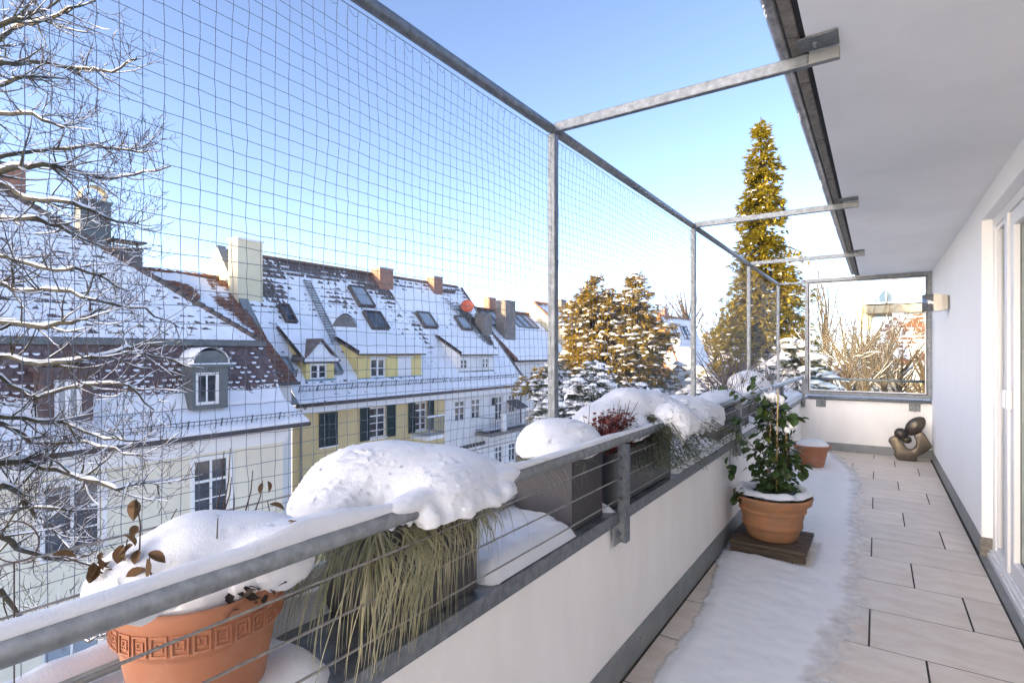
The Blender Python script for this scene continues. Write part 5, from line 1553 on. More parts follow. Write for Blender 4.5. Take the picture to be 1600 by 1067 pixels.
for i in range(7): b.bar(OY+UYv*(Yg0+1.2+i*1.2)+Vy*vv, OY+UYv*(Yg0+1.2+i*1.2)+Vy*vv+Ny*.25, .04, .04)
b.build('roof_rail', M['galv_dull'], hY)

# ------------------------------------------------------------------ white house of the same terrace
hW = thing('white_house', 'white terraced house with red satellite dish on its snowy roof', 'house', (-22, 27, Z_G))
ww = [fwin(711, 727, 626, 658), fwin(737, 751, 622, 654), fwin(774, 786, 618, 652), fwin(795, 806, 615, 645)]
zb_, zt_ = ww[0][2], ww[0][3]
ww = [(q[0], q[1], zb_ if i != 2 else zb_-.35, zt_) for i, q in enumerate(ww)]
lw = [(q[0], q[1], zb_-3.2, zt_-3.2) for q in ww]
b = MB(); facade(b, XFy, Ysp+.002, Yend-.1, Z_G, zEy-.10, ww+lw)
b.quad((XFy, Yend-.1, Z_G), (XBk+.5, Yend-.1, Z_G), (XBk+.5, Yend-.1, zEy), (XFy, Yend-.1, zEy))
b.build('wall', M['h_white'], hW)
for q in ww+lw: window(hW, XFy, *q, 2, 2, .70, fw=.06)
b = MB(); b.box(XFy+.002, XEy-.08, Ysp+.001, Yend, zEy-.40, zEy-.10); b.build('cornice', M['trim'], hW)
b = MB(); b.tube([(XEy+.04, Ysp+.01, zEy-.06), (XEy+.04, Yend+.1, zEy-.06)], .075, 8); b.build('gutter', M['rt_brown'], hW)
b = MB(); b.tube([(XEy, Yend-.05, zEy-.1), (XFy+.15, Yend-.12, zEy-.9), (XFy+.15, Yend-.12, Z_G)], .055, 8); b.build('downpipe', M['slate'], hW)
bz = at_x(785, 672, XFy+.9).z
by0, by1 = at_x(765, 672, XFy+1.1).y, Yend-.5
b = MB(); b.box(XFy+.002, XFy+1.25, by0, by1, bz-.2, bz); bl = b.build('balcony_slab', M['conc'], hW)
for pa_, pb_ in (((by0+by1)/2-1.0, (by0+by1)/2-.6), (by1-.3, by1)):
    b = MB(); b.box(XFy+1.0, XFy+1.24, pa_, pb_, bz, bz+1.04); b.build('balcony_pillar', M['h_white'], bl)
b = MB()
for z in (bz+.15, bz+.9): b.bar((XFy+1.15, by0, z), (XFy+1.15, by1, z), .03, .03); b.bar((XFy, by0+.02, z), (XFy+1.15, by0+.02, z), .03, .03)
for i in range(26): y = by0+(by1-by0)*i/25; b.box(XFy+1.14, XFy+1.16, y-.009, y+.009, bz, bz+.9)
b.build('balcony_railing', M['iron'], bl)
b = MB(); snow_field(b, XFy+.1, XFy+.95, by0, by1, lambda x, y: bz+.1+.03*nz(x*2, y*2), .2); b.build('balcony_snow', M['snow_far'], bl)
p = at_x(818, 627, XFy)
b = MB(); b.obox((XFy+.01, Yend-1.6, p.z+.15), (0, 1.3, 0), (.85, 0, -.45), (0, 0, .07)); b.build('awning', M['slate'], hW)
p = at_x(770, 628, XFy); b = MB(); b.box(XFy+.01, XFy+.22, p.y-.1, p.y+.1, p.z-.2, p.z+.2); b.box(XFy+.05, XFy+.18, p.y-.06, p.y+.06, p.z+.2, p.z+.28); b.build('facade_lantern', M['iron'], hW)
p = at_x(735, 696, XFy); b = MB()
for i in range(9): b.box(XFy+.01, XFy+.12, p.y-1.4+i*.32, p.y-1.25+i*.32, p.z-.1, p.z+.1)
b.build('dentil_band', M['slate'], hW)
LWr = Yend-Ysp
roof_tiles(hW, (XEy, Ysp+.01, zEy), UYv, Vy, LWr, LVy, M['rt_brown'], None, .34, .22)
bareW = [px_bare(735, 498, .8, 1.4, .16, Ysp), px_bare(752, 520, .7, 1.2, .2, Ysp), px_bare(722, 488, .9, .8, .15, Ysp), px_bare(668, 545, .7, 1.3, .10, Ysp), px_bare(645, 500, .8, 1.5, .09, Ysp), px_bare(763, 530, .5, .9, .2, Ysp), px_bare(700, 470, 1.2, .8, .06, Ysp)]
roof_snow(hW, (XEy, Ysp+.01, zEy), UYv, Vy, LWr, LVy, terrace_snow(3.0, bareW), None, .075)
b = MB()
for i in range(int(LWr/.35)):
    y = Ysp+i*.35; b.tube([(XRy, y, zRy+.06), (XRy, y+.38, zRy+.04)], [.13, .11], 7)
b.build('ridge_tiles', M['rt_brown'], hW)
b = MB(); b.quad((XRy, Ysp, zRy), (XBk, Ysp, zEy), (XBk, Yend, zEy), (XRy, Yend, zRy)); b.tri((XEy, Yend, zEy), (XBk, Yend, zEy), (XRy, Yend, zRy)); b.build('rear_roof', M['rt_brown'], hW)
b = MB(); b.bar(OY+UYv*(Yend+.05)+Ny*.05, OY+UYv*(Yend+.05)+Vy*LVy+Ny*.05, .14, .16); b.build('verge', M['rt_brown'], hW)
P_ = on_roof(681, 455); a = at_x(672, 433, P_.x); c = at_x(689, 433, P_.x)
chimney(hW, (P_.x-.1, (a.y+c.y)/2), .7, .85, P_.z-.8, a.z, M['brick'], 'galv_dull', .04)
P_ = on_roof(753, 512); a = at_x(744, 491, P_.x); c = at_x(763, 491, P_.x)
chimney(hW, (P_.x+.1, (a.y+c.y)/2), .75, 1.0, P_.z-.6, a.z, M['conc'], 'conc', .0)
sky_px(hW, 662, 492, 682, 514, 'win_pale'); sky_px(hW, 721, 498, 737, 517, 'win_pale')
p0 = on_roof(700, 459); b = MB(); b.obox(p0-UYv*.6+Ny*.05, UYv*1.2, Vy*.12, Ny*.25); b.build('roof_step', M['rt_brown'], hW)
p0, p1 = on_roof(695, 470), on_roof(760, 540)
b = MB()
for s_ in (-.15, .15): b.bar(p0+UYv*s_+Ny*.14, p1+UYv*s_+Ny*.14, .04, .04)
for i in range(18): c_ = p0.lerp(p1, i/18)+Ny*.16; b.obox(c_-UYv*.2, UYv*.4, Vy*.05, Ny*.04)
b.build('roof_ladder', M['galv_dull'], hW)
D_ = dormer_shed(hW, M['h_white'], 718, 771, 582, 552, ((719.5, 731, 561, 577, 'w'), (754, 764, 559, 575, 'w')), .55, .25, 'slate')
snow_guard(hW, OY+UYv*(Ysp+.2)+Vy*.55+Ny*.08, UYv, (Ny*.6+Vector((0, 0, .6))).normalized(), LWr-.2, .22, .3)
# satellite dish
p = on_roof(730, 496); c_ = at_x(730, 479, p.x+.5)
b = MB(); ax = Vector((.62, -.70, .33)).normalized(); sx = ax.cross(Vector((0, 0, 1))).normalized(); sy_ = sx.cross(ax)
b.grid(lambda i, j: c_+(sx*math.cos(i*math.pi/10)+sy_*math.sin(i*math.pi/10))*(.44*j/5)+ax*(.12*(j/5)**2), 20, 6, True, True)
ds = b.build('satellite_dish', M['dish'], hW)
b = MB(); b.tube([p-Vector((0, 0, .2)), p+Vector((.1, 0, .3)), c_-ax*.05], .035, 6); b.tube([c_+sy_*-.42, c_+ax*.42], .018, 5); b.build('dish_mast', M['galv_dull'], ds)

# ------------------------------------------------------------------ low link building with red tiles between cream and yellow houses
hL = thing('link_house', 'low building with sunlit red tiles between cream and yellow houses', 'house', (-22, 10, Z_G))
XLr = -24.6; zLr = (at_x(230, 424, XLr).z+at_x(342, 437, XLr).z)/2
XLe, zLe = -19.0, .15
VL = Vector((XLr-XLe, 0, zLr-zLe)); LL = VL.length; VL.normalize()
YL0, YL1 = 4.0, Yg0-.32
roof_tiles(hL, (XLe, YL0, zLe), UYv, VL, YL1-YL0, LL, M['rt_red'], None, .32, .22)
def l_snow(u, v):
    Y = YL0+u
    g = .07+.11*fb(Y*.5, v*.45, 3, 9)+.03*fb(Y*3, v*1.4, 3, 2)+.015*math.sin(v/.32*6.283)
    q = (YL1-Y)
    if q < 1.6: g -= .085*(1-q/1.6)
    q = ((Y-10.6)/1.1)**2+((v-LL+1.2)/.9)**2
    if q < 1: g -= .15*(1-q)
    return g
roof_snow(hL, (XLe, YL0, zLe), UYv, VL, YL1-YL0, LL, l_snow, None, .08)
b = MB()
for i in range(int((YL1-YL0)/.35)): y = YL0+i*.35; b.tube([(XLr, y, zLr+.06), (XLr, y+.38, zLr+.04)], [.13, .11], 7)
b.build('ridge_tiles', M['rt_red'], hL)
b = MB(); facade(b, XLe-.5, YL0, YL1, Z_G, zLe-.1, []); b.quad((XLe-.5, YL0, Z_G), (XLe-.5, YL0, zLe), (XLr-4, YL0, zLe), (XLr-4, YL0, Z_G)); b.build('wall', M['h_white'], hL)
b = MB(); b.quad((XLr, YL0, zLr), (XLr-5, YL0, zLe), (XLr-5, YL1, zLe), (XLr, YL1, zLr)); b.tri((XLe, YL0, zLe), (XLr, YL0, zLr), (XLr-5, YL0, zLe)); b.build('rear_roof', M['rt_red'], hL)
snow_guard(hL, Vector((XLe-.15, YL0, zLe+.2)), UYv, Vector((.3, 0, 1)).normalized(), YL1-YL0, .3, .16)
b = MB(); b.tube([(XLe+.04, YL0, zLe-.03), (XLe+.04, YL1, zLe-.03)], .07, 8); b.build('gutter', M['slate'], hL)

# ------------------------------------------------------------------ generic farther houses (ridge along Y)
def far_house(name, label, XF, XEv, zEv, XRg, zRg, y0, y1, wall_m, gable_m, roof_m, wins=(), sd_=5, bare=.0, verge='rt_red', back=None, loc=None, step=.12, cheek=None):
    t = thing(name, label, 'house', ((XF+XRg)/2, (y0+y1)/2, Z_G))
    Vh = Vector((XRg-XEv, 0, zRg-zEv)); L = Vh.length; Vh.normalize()
    b = MB(); facade(b, XF, y0, y1, Z_G, zEv-.1, wins)
    b.build('wall', wall_m, t)
    for q in wins: window(t, XF, *q, 2, 2, .66)
    XK = back if back is not None else XRg-(XEv-XRg)
    b = MB(); pol = [(XF, Z_G), (XF, zEv-.15), (XEv-.2, zEv), (XRg, zRg+.05), (XK, zEv), (XK, Z_G)]
    for yy in (y0-.02, y1+.02): b.v += [(x, yy, z) for x, z in pol]
    b.face(tuple(range(6))); b.face(tuple(range(11, 5, -1))); b.face((4, 5, 11, 10)); b.build('gable_wall', gable_m, t)
    roof_tiles(t, (XEv, y0, zEv), UYv, Vh, y1-y0, L, roof_m, None, .36, .25)
    roof_snow(t, (XEv, y0, zEv), UYv, Vh, y1-y0, L, lambda u, v: .09-bare+.10*fb(u*.3, v*.35, 3, sd_)+.03*fb(u*2.2, v*1.2, 3, sd_+2)+.012*math.sin(v/.36*6.283)-(.12*max(0, v-L+1.0)), None, step)
    b = MB(); b.quad((XRg, y0, zRg), (XK, y0, zEv), (XK, y1, zEv), (XRg, y1, zRg)); b.build('rear_roof', roof_m, t)
    b = MB(); b.bar(Vector((XEv, y0-.1, zEv+.05)), Vector((XRg, y0-.1, zRg+.05)), .2, .16); b.build('verge', M[verge], t)
    b = MB(); b.tube([(XRg, y0, zRg+.06), (XRg, y1, zRg+.06)], .12, 7); b.build('ridge_tiles', roof_m, t)
    b = MB(); b.tube([(XEv+.04, y0, zEv-.05), (XEv+.04, y1, zEv-.05)], .07, 7); b.build('gutter', M['slate'], t)
    return t, Vh, L
# third house with a glazed ridge band
XF3, XE3 = -20.9, -20.6; p = at_x(817, 563, XE3)
zE3 = p.z; XR3 = -25.0; zR3 = at_x(745, 483, XR3).z
w3a = fwin(829, 841, 580, 600, XF3); w3b = fwin(852, 866, 578, 598, XF3)
h3, V3, L3 = far_house('white_house', 'white house with a band of roof windows and tall grey chimney', XF3, XE3, zE3, XR3, zR3, 31.2, 39.6, M['h_white'], M['slate'], M['rt_red'],
                [(w3a[0], w3a[1], w3a[2], w3a[3]), (w3b[0], w3b[1], w3a[2], w3a[3])], 7, .0)
N3 = UYv.cross(V3); N3 = -N3 if N3.z < 0 else N3; O3 = Vector((XE3, 0, zE3))
for i in range(6):
    y = 31.9+i*1.05+(.5 if i > 2 else 0)
    skylight(h3, O3+UYv*y+V3*(L3-2.1), UYv, V3, N3, .98, 1.7, 'win_pale', .2, 'copper')
p = at_plane(790, 525, O3, N3); a = at_x(783, 471, p.x)
chimney(h3, (p.x, p.y), .9, 1.3, p.z-1, a.z, M['conc'], 'conc', 0)
a = at_x(765, 474, XR3-.3); chimney(h3, (XR3-.3, a.y), .6, .9, zR3-1, a.z+.35, M['brick'], 'brick', 0)
bz = w3a[2]-.5
b = MB(); b.box(XF3+.002, XF3+1.0, 32, 38, bz-.15, bz)
for z in (bz+.2, bz+.9): b.bar((XF3+.95, 32, z), (XF3+.95, 38, z), .03, .03)
for i in range(30): b.box(XF3+.94, XF3+.96, 32+i*.2, 32.02+i*.2, bz, bz+.9)
b.build('balcony_railing', M['iron'], h3)
XG4 = -25.0; p = at_x(828, 472, XG4); zg4 = p.z
far_house('cream_house', 'distant house with sunlit cream gable behind the golden conifer', -20.6, -20.2, at_x(856, 545, -20.2).z, XG4, zg4, 40.6, 55, M['h_white'], M['h_gable'], M['rt_red'], (), 9, -.02)
t4h = bpy.data.objects['cream_house.001']
for u, vt, m_ in ((876, 470, 'conc'), (895, 472, 'h_white')):
    a = at_x(u, vt, XG4+.5); chimney(t4h, (XG4+.5, a.y), .7, .9, zg4-1, a.z, M[m_], 'conc', .04)
# ochre gable house
X5 = -17.5; p = at_x(1030, 493, X5); zR5 = p.z; y5 = p.y
E5 = at_y(1098, 575, y5+6)
h5, V5, L5 = far_house('ochre_house', 'ochre gabled house with snow patches and steep white roof', E5.x-.4, E5.x, at_x(1060, 585, X5+6).z-1.2, X5, zR5, y5, y5+11, M['h_white'], M['h_ochre'], M['rt_red'], (), 12, -.05, back=X5-7, step=.2)
b = MB()
for (x, z, rx, rz) in ((X5+2.0, zR5-4.2, 1.6, 1.1), (X5+3.3, zR5-6.0, 1.8, 1.2), (X5+1.0, zR5-7.0, 2.2, 1.0), (X5+1.6, zR5-2.6, .5, .5)):
    snow_mound(b, (x, y5-.04, z), rx, .12, rz, 1, .3, 1, 1.4, 18, 8, seed=x)
b.build('gable_snow', M['snow_far'], h5)
N5 = UYv.cross(V5); N5 = -N5 if N5.z < 0 else N5
O5 = Vector((E5.x, 0, at_x(1060, 585, X5+6).z-1.2))
for (u, v) in ((1055, 533), (1068, 531), (1074, 531)):
    p = at_plane(u, v, O5, N5); s_ = (p-O5).dot(V5); skylight(h5, O5+UYv*p.y+V5*s_, UYv, V5, N5, 1.1, 1.5, 'win', .2, 'slate')
a = at_x(1036, 478, X5); chimney(h5, (X5-.2, y5+1.5), .8, .9, zR5-1, zR5+.6, M['brick'], 'brick', .03)
# house beyond the glass screen
Y6 = 34.0
def s6(u, v): return at_y(u, v, Y6)
h6 = thing('villa', 'large villa with patchy snow roof and tall pale chimney beyond the glass', 'house', (s6(1395, 560).x, Y6+4, Z_G))
r0, r1 = s6(1300, 530), s6(1480, 530)
zt6 = s6(1395, 478).z; ze6 = s6(1395, 592).z
b = MB(); b.box(r0.x+.4, r1.x+3, Y6+.5, Y6+10, Z_G, ze6-.1); b.build('wall', M['h_villa'], h6)
V6 = Vector((0, 4.6, zt6-ze6)); L6 = V6.length; V6.normalize(); U6 = Vector((1, 0, 0))
lu6 = r1.x+3-r0.x
u6 = lambda v: (v*.55, lu6-v*.2)
roof_tiles(h6, (r0.x, Y6, ze6), U6, V6, lu6, L6, M['rt_red'], u6, .36, .25)
roof_snow(h6, (r0.x, Y6, ze6), U6, V6, lu6, L6, lambda u, v: .008+.09*fb(u*.35+3, v*.5, 3, 4)+.07*fb(u*2.4, v*1.9, 3, 1), u6, .12)
b = MB(); b.box(r0.x+1.5, r1.x+2, Y6+4.0, Y6+8.5, zt6-.1, zt6+.35); b.build('roof_terrace', M['h_villa'], h6)
b = MB(); snow_field(b, r0.x+1.4, r1.x+2.1, Y6+3.9, Y6+8.6, lambda x, y: zt6+.42+.05*nz(x, y), .4); b.build('terrace_snow', M['snow_far'], h6)
pa, pk, pc_ = at_y(1361, 469, Y6+5), at_y(1384, 449, Y6+5), at_y(1405, 469, Y6+5)
b = MB(); b.tri((pa.x, Y6+5, pa.z-.2), (pc_.x, Y6+5, pa.z-.2), (pk.x, Y6+5, pk.z))
for q in (pa, pc_): b.quad((q.x, Y6+5, pa.z-.2), (q.x, Y6+8, pa.z-.2), (pk.x, Y6+8, pk.z), (pk.x, Y6+5, pk.z))
gp_ = b.build('glass_gable', M['blue_flash'], h6)
b = MB(); e0 = Y6+4.97
for q in (pa, pc_): b.bar((q.x, e0, pa.z-.2), (pk.x, e0, pk.z), .1, .1, (0, 1, 0)); b.bar(((q.x+pk.x)/2, e0, pa.z-.2), ((q.x+pk.x)/2, e0, (pa.z+pk.z)/2-.1), .07, .07, (0, 1, 0))
b.bar((pk.x, e0, pa.z-.2), (pk.x, e0, pk.z), .07, .07, (0, 1, 0)); b.bar((pa.x, e0, pa.z-.2), (pc_.x, e0, pa.z-.2), .1, .1); b.build('glazing_bar', M['trim'], gp_)
a, c = at_y(1398, 437, Y6+4.4), at_y(1408, 437, Y6+4.4); chimney(h6, ((a.x+c.x)/2, Y6+4.4), .55, .55, zt6-1, a.z+.6, M['h_white'], 'trim', .03)
a, c = at_y(1344, 455, Y6+5.5), at_y(1357, 455, Y6+5.5); chimney(h6, ((a.x+c.x)/2, Y6+5.5), .75, .6, zt6-1, a.z, M['h_gable'], 'trim', .04)
for u0, u1 in ((1320, 1336), (1362, 1378), (1410, 1428)):
    a, c = at_y(u0, 604, Y6+.5), at_y(u1, 640, Y6+.5)
    b = MB(); b.box(a.x, c.x, Y6+.40, Y6+.5, c.z, a.z); w_ = b.build('window', M['trim'], h6); b = MB(); b.box(a.x+.1, c.x-.1, Y6+.37, Y6+.41, c.z+.1, a.z-.1); b.build('pane', M['win'], w_)
# unseen tower block added behind the viewer to shade the balcony and court
hS = thing('added_shade_tower', 'tall pale tower added unseen behind the viewer to shade the balcony', 'shade blocker', (-30, -66, Z_G))
b = MB(); b.box(-42, -19, -72, -60, Z_G, 22.4); b.build('wall', M['h_cream'], hS)
b = MB(); b.box(-42.4, -18.6, -72.4, -59.6, 22.4, 23.0); b.build('roof', M['conc'], hS)
for i in range(6):
    for j in range(9):
        b = MB(); x = -40.4+i*3.6; z = Z_G+2+j*3.3; b.box(x, x+1.6, -60.0, -59.95, z, z+1.6); b.build('window', M['win'], hS)

# ================================================================== TREES
def path_snow(mb, pts, rads, k=0.9, minr=.004, p=.75, n=5):
    """snow lying on the upper side of a branch, broken into lengths"""
    i = 0
    while i < len(pts)-1:
        L = random.randint(2, 6)
        if random.random() < p:
            seg = list(range(i, min(i+L, len(pts)-1)+1))
            if len(seg) >= 2:
                P_, R_ = [], []
                for q, s_ in enumerate(seg):
                    a = pts[max(s_-1, 0)]; c = pts[min(s_+1, len(pts)-1)]
                    t = (c-a); sl = abs(t.z)/max(t.length, 1e-6)
                    rr = (rads[s_]*k+minr)*(1-.75*sl)*(.35 if q in (0, len(seg)-1) else rnd(.85, 1.15))
                    P_.append(pts[s_]+Vector((0, 0, rads[s_]*.75+rr*.35))); R_.append(max(rr, .0015))
                mb.tube(P_, R_, n, caps=False)
        i += L
def wander(p, d, L, n, jit, up=0.0):
    pts = [Vector(p)]; d = Vector(d).normalized()
    for i in range(n):
        d = (d+Vector((rnd(-jit, jit), rnd(-jit, jit), rnd(-jit, jit)+up))).normalized()
        pts.append(pts[-1]+d*(L/n))
    return pts, d
def twig_tree(wood, twigs, snow, pts, r0, r1, depth, dens, L1, minr, up=.12, ps=.7, sides=6):
    n_ = len(pts); rads = [r0+(r1-r0)*i/(n_-1) for i in range(n_)]
    (wood if depth > 1 else twigs).tube(pts, rads, sides if depth > 1 else 4, caps=False)
    if snow is not None and depth > 0: path_snow(snow, pts, rads, .9, minr*(1.1 if depth > 1 else .7), ps*(1 if depth > 1 else .6))
    if depth == 0: return
    tot = sum((pts[i+1]-pts[i]).length for i in range(n_-1))
    for _ in range(max(1, int(tot*dens))):
        t = random.random()**.8*(n_-1); i = min(int(t), n_-2)
        p = pts[i].lerp(pts[i+1], t-i); ax = (pts[i+1]-pts[i]).normalized()
        s_ = ax.orthogonal(); s_.rotate(__import__('mathutils').Quaternion(ax, rnd(0, 6.28)))
        d = ax*rnd(.35, .9)+s_.normalized()*rnd(.5, 1.0)+Vector((0, 0, rnd(-.1, .35)))
        rr = rads[i]*rnd(.35, .6); L = L1*rnd(.4, 1.1)*(1-.5*t/n_)
        q, _d = wander(p, d, L, 5 if depth > 1 else 4, .22, up)
        twig_tree(wood, twigs, snow, q, max(rr, minr*.75), minr*.45, depth-1, dens*1.75, L1*.48, minr, up, ps, max(4, sides-1))

# ---- big bare tree at the left edge
bt = thing('bare_tree', 'snow covered bare deciduous tree reaching in from the left edge', 'tree', (at_f(-330, 700, 6.3).x, at_f(-330, 700, 6.3).y, Z_G))
wood, twg, snw = MB(), MB(), MB()
tb = at_f(-330, 700, 6.3)
wood.tube([(tb.x, tb.y, Z_G), (tb.x+.1, tb.y, -4), (tb.x, tb.y+.1, -1), (tb.x+.05, tb.y, 2), (tb.x-.1, tb.y-.05, 4), (tb.x-.05, tb.y-.15, 5.6), (tb.x+.1, tb.y-.1, 6.8)], [.30, .24, .20, .15, .10, .05, .015], 12)
limbs = [
    (6.0, .045, [(-330, 260), (-120, 120), (0, 62), (22, 46), (64, 32), (109, 17), (150, 2)]),
    (5.6, .040, [(-330, 200), (-120, 60), (0, 38), (40, 24), (85, 10), (120, -20)]),
    (5.8, .040, [(-330, 280), (-120, 140), (0, 99), (75, 100), (124, 109), (176, 112), (213, 92)]),
    (5.5, .034, [(-330, 300), (-120, 160), (0, 132), (37, 122), (82, 120), (114, 124)]),
    (5.4, .034, [(-330, 330), (-100, 200), (0, 178), (55, 180), (95, 198), (118, 190)]),
    (5.6, .042, [(-330, 380), (-100, 290), (0, 264), (64, 256), (120, 266), (161, 279), (210, 274), (266, 260)]),
    (5.9, .034, [(-330, 360), (-100, 270), (12, 246), (86, 232), (150, 229), (205, 238), (232, 235)]),
    (5.3, .036, [(-330, 420), (-100, 330), (0, 287), (40, 310), (110, 318), (160, 340), (210, 352), (226, 345)]),
    (5.5, .034, [(-330, 450), (-100, 380), (0, 342), (60, 340), (110, 365), (160, 385), (236, 388)]),
    (5.2, .036, [(-330, 520), (-100, 460), (0, 444), (37, 456), (90, 452), (150, 470), (225, 482), (280, 512)]),
    (5.4, .042, [(-330, 560), (-100, 520), (0, 504), (75, 511), (130, 498), (165, 482), (190, 462)]),
    (5.3, .036, [(-330, 590), (-100, 560), (0, 555), (70, 570), (140, 560), (200, 545), (260, 560), (300, 575)]),
    (5.1, .034, [(-330, 640), (-100, 600), (0, 590), (60, 620), (130, 600), (200, 600), (240, 640)]),
    (5.0, .050, [(-330, 760), (-100, 730), (0, 724), (39, 718), (88, 736), (144, 753), (184, 762), (245, 753), (306, 744)]),
    (4.9, .036, [(-330, 780), (-100, 750), (0, 758), (31, 775), (57, 806), (80, 830), (110, 858)]),
    (5.0, .034, [(-330, 700), (-100, 660), (0, 660), (50, 690), (110, 690), (180, 700), (230, 720)]),
    (4.8, .036, [(-330, 860), (-100, 830), (0, 836), (35, 863), (79, 876), (127, 871), (150, 860)]),
    (4.8, .030, [(-330, 930), (-100, 900), (0, 920), (30, 960), (80, 980), (140, 1000), (170, 990)]),
    (5.1, .030, [(-330, 640), (-60, 640), (40, 655), (100, 660), (150, 680), (200, 690), (240, 680)]),
    (5.3, .030, [(-330, 480), (-60, 400), (10, 400), (70, 420), (120, 420), (170, 440), (200, 455)]),
    (5.4, .030, [(-330, 820), (-60, 800), (20, 800), (60, 790), (110, 800), (150, 780)]),
]
for f, r, px in limbs:
    pts = []
    q = [at_f(u, v, f+.5*math.sin(i*1.3+f*7)) for i, (u, v) in enumerate(px)]
    q[0] = Vector((tb.x, tb.y, q[0].z))
    for i in range(len(q)-1):
        for k in range(3):
            p = q[i].lerp(q[i+1], k/3)
            pts.append(p+Vector((rnd(-.02, .02), rnd(-.02, .02), rnd(-.018, .018))))
    pts.append(q[-1])
    twig_tree(wood, twg, snw, pts, r*.92, .006, 3, 4.7, .78, .0035, .10, .95, 7)
rs_ = random.getstate()
for i in range(34):                      # the rest of the crown, on the far side of the trunk
    while True:
        a = rnd(0, 6.28); d = Vector((math.cos(a), math.sin(a), 0))
        if d.x*CY+d.y*SY < .25: break
    z = rnd(-2.5, 6.0); L = rnd(1.4, 2.6)*(1 if z < 4 else .7)
    q, _d = wander((tb.x, tb.y, z), d+Vector((0, 0, rnd(.0, .5))), L, 12, .13, .03)
    twig_tree(wood, twg, snw, q, rnd(.03, .045), .006, 2, 3.6, .8, .0045, .10, .9, 6)
for i in range(9):
    a = rnd(0, 6.28)
    q, _d = wander((tb.x-.05, tb.y-.1, rnd(4.8, 6.4)), (math.cos(a)*.6, math.sin(a)*.6, 1), rnd(.9, 1.6), 8, .12, .04)
    twig_tree(wood, twg, snw, q, .03, .005, 2, 3.6, .6, .0045, .10, .8, 6)
random.setstate(rs_)
wood.build('trunk', M['bark'], bt)
o = twg.build('twigs', M['twig'], bt); o['kind'] = 'stuff'
o = snw.build('branch_snow', M['snow'], bt); o['kind'] = 'stuff'

# ---- conifers
def spray(mb, c, d, L, w, n, spread=.7):
    for _ in range(n):
        e = (d+Vector((rnd(-spread, spread), rnd(-spread, spread), rnd(-spread, spread)*.7))).normalized()
        s_ = e.cross(Vector((rnd(-.6, .6), rnd(-.6, .6), 1)))
        if s_.length < 1e-4: continue
        s_ = s_.normalized()*w*rnd(.6, 1.2); l_ = L*rnd(.6, 1.2)
        k = len(mb.v); m_ = c+e*l_*.45
        mb.v += [tuple(c), tuple(m_+s_), tuple(c+e*l_), tuple(m_-s_)]
        mb.face((k, k+1, k+2, k+3))
def blob(mb, c, rx, rz, seed=0, n=7, m=5):
    a0 = rnd(0, 6); el = rnd(.6, 1.5)
    kk = [rnd(.7, 1.3) for _ in range(n)]
    def fn(i, j):
        a = 2*math.pi*i/n; t = j/(m-1)*1.9
        r = rx*math.sin(t)*kk[i]; x, y = r*math.cos(a), r*math.sin(a)*el
        return (c[0]+x*math.cos(a0)-y*math.sin(a0), c[1]+x*math.sin(a0)+y*math.cos(a0), c[2]+rz*math.cos(t)*(1 if t < 1.57 else .6)-.25*rx*math.sin(t)*(kk[i]-.7))
    mb.grid(fn, n, m, True, True)
def conifer(parent, base, ztop, zbot, prof, nb, L, w, fm, trunk_r=.2, droop=.25, per=7, sp_n=4, snow_p=.1, snow_r=(.1, .2), gap=0.0, lean=(0, 0), flat=.5, wood='bark', rough=.25):
    """prof(t) radius with t 0 at the tip, 1 at zbot"""
    fo, sw, wd_ = MB(), MB(), MB()
    bx, by = base
    wd_.tube([(bx, by, Z_G), (bx, by, zbot), (bx+lean[0], by+lean[1], ztop)], [trunk_r, trunk_r*.7, .02], 7)
    for i in range(nb):
        t = (random.random()**.62)
        z = ztop+(zbot-ztop)*t
        r = prof(t)
        if r <= 0: continue
        a = rnd(0, 6.28)
        r *= 1+rough*nz(math.cos(a)*1.5, math.sin(a)*1.5, z*.9)+rnd(-.15, .12)
        o_ = Vector((bx+lean[0]*(1-t), by+lean[1]*(1-t), z))
        d = Vector((math.cos(a), math.sin(a), 0))
        n_ = max(2, int(per*(.35+r/max(prof(1), .1)*.65)))
        if r > .6: wd_.tube([o_, o_+d*r*.5+Vector((0, 0, -droop*r*.15)), o_+d*r*.9+Vector((0, 0, -droop*r*.7))], [.03, .02, .008], 4, caps=False)
        for k in range(n_):
            u = (k+rnd(.3, 1))/n_
            if u < .25 and r > .8: continue
            c = o_+d*(r*u)+Vector((-d.y, d.x, 0))*rnd(-.22, .22)*r*(.35+.3*u)+Vector((0, 0, -droop*r*u*u+rnd(-.1, .1)))
            e = d+Vector((0, 0, rnd(-.9, .25)*(1-flat)))
            spray(fo, c, e, L, w, sp_n)
            if random.random() < snow_p:
                s_ = rnd(*snow_r); q_ = c+d*L*.3+Vector((0, 0, .04))
                if random.random() < .45: blob(sw, q_, s_*.8, s_*.32)
                for _k in range(7):
                    e_ = Vector((d.x+rnd(-1, 1), d.y+rnd(-1, 1), rnd(-.5, .25))).normalized()*s_*rnd(.5, 1.3)
                    w_ = e_.cross(Vector((0, 0, 1))).normalized()*s_*rnd(.15, .34)
                    g_ = q_+Vector((rnd(-s_, s_), rnd(-s_, s_), rnd(-.3, .3)*s_))
                    k_ = len(sw.v); sw.v += [tuple(g_), tuple(g_+e_*.5+w_), tuple(g_+e_), tuple(g_+e_*.5-w_)]; sw.face((k_, k_+1, k_+2, k_+3))
    wd_.build('trunk', M[wood], parent)
    o = fo.build('crown', M[fm], parent); o['kind'] = 'stuff'
    if sw.v: o = sw.build('crown_snow', M['snow_far'], parent); o['kind'] = 'stuff'
def ptab(tab): return lambda t: interp(tab, t)

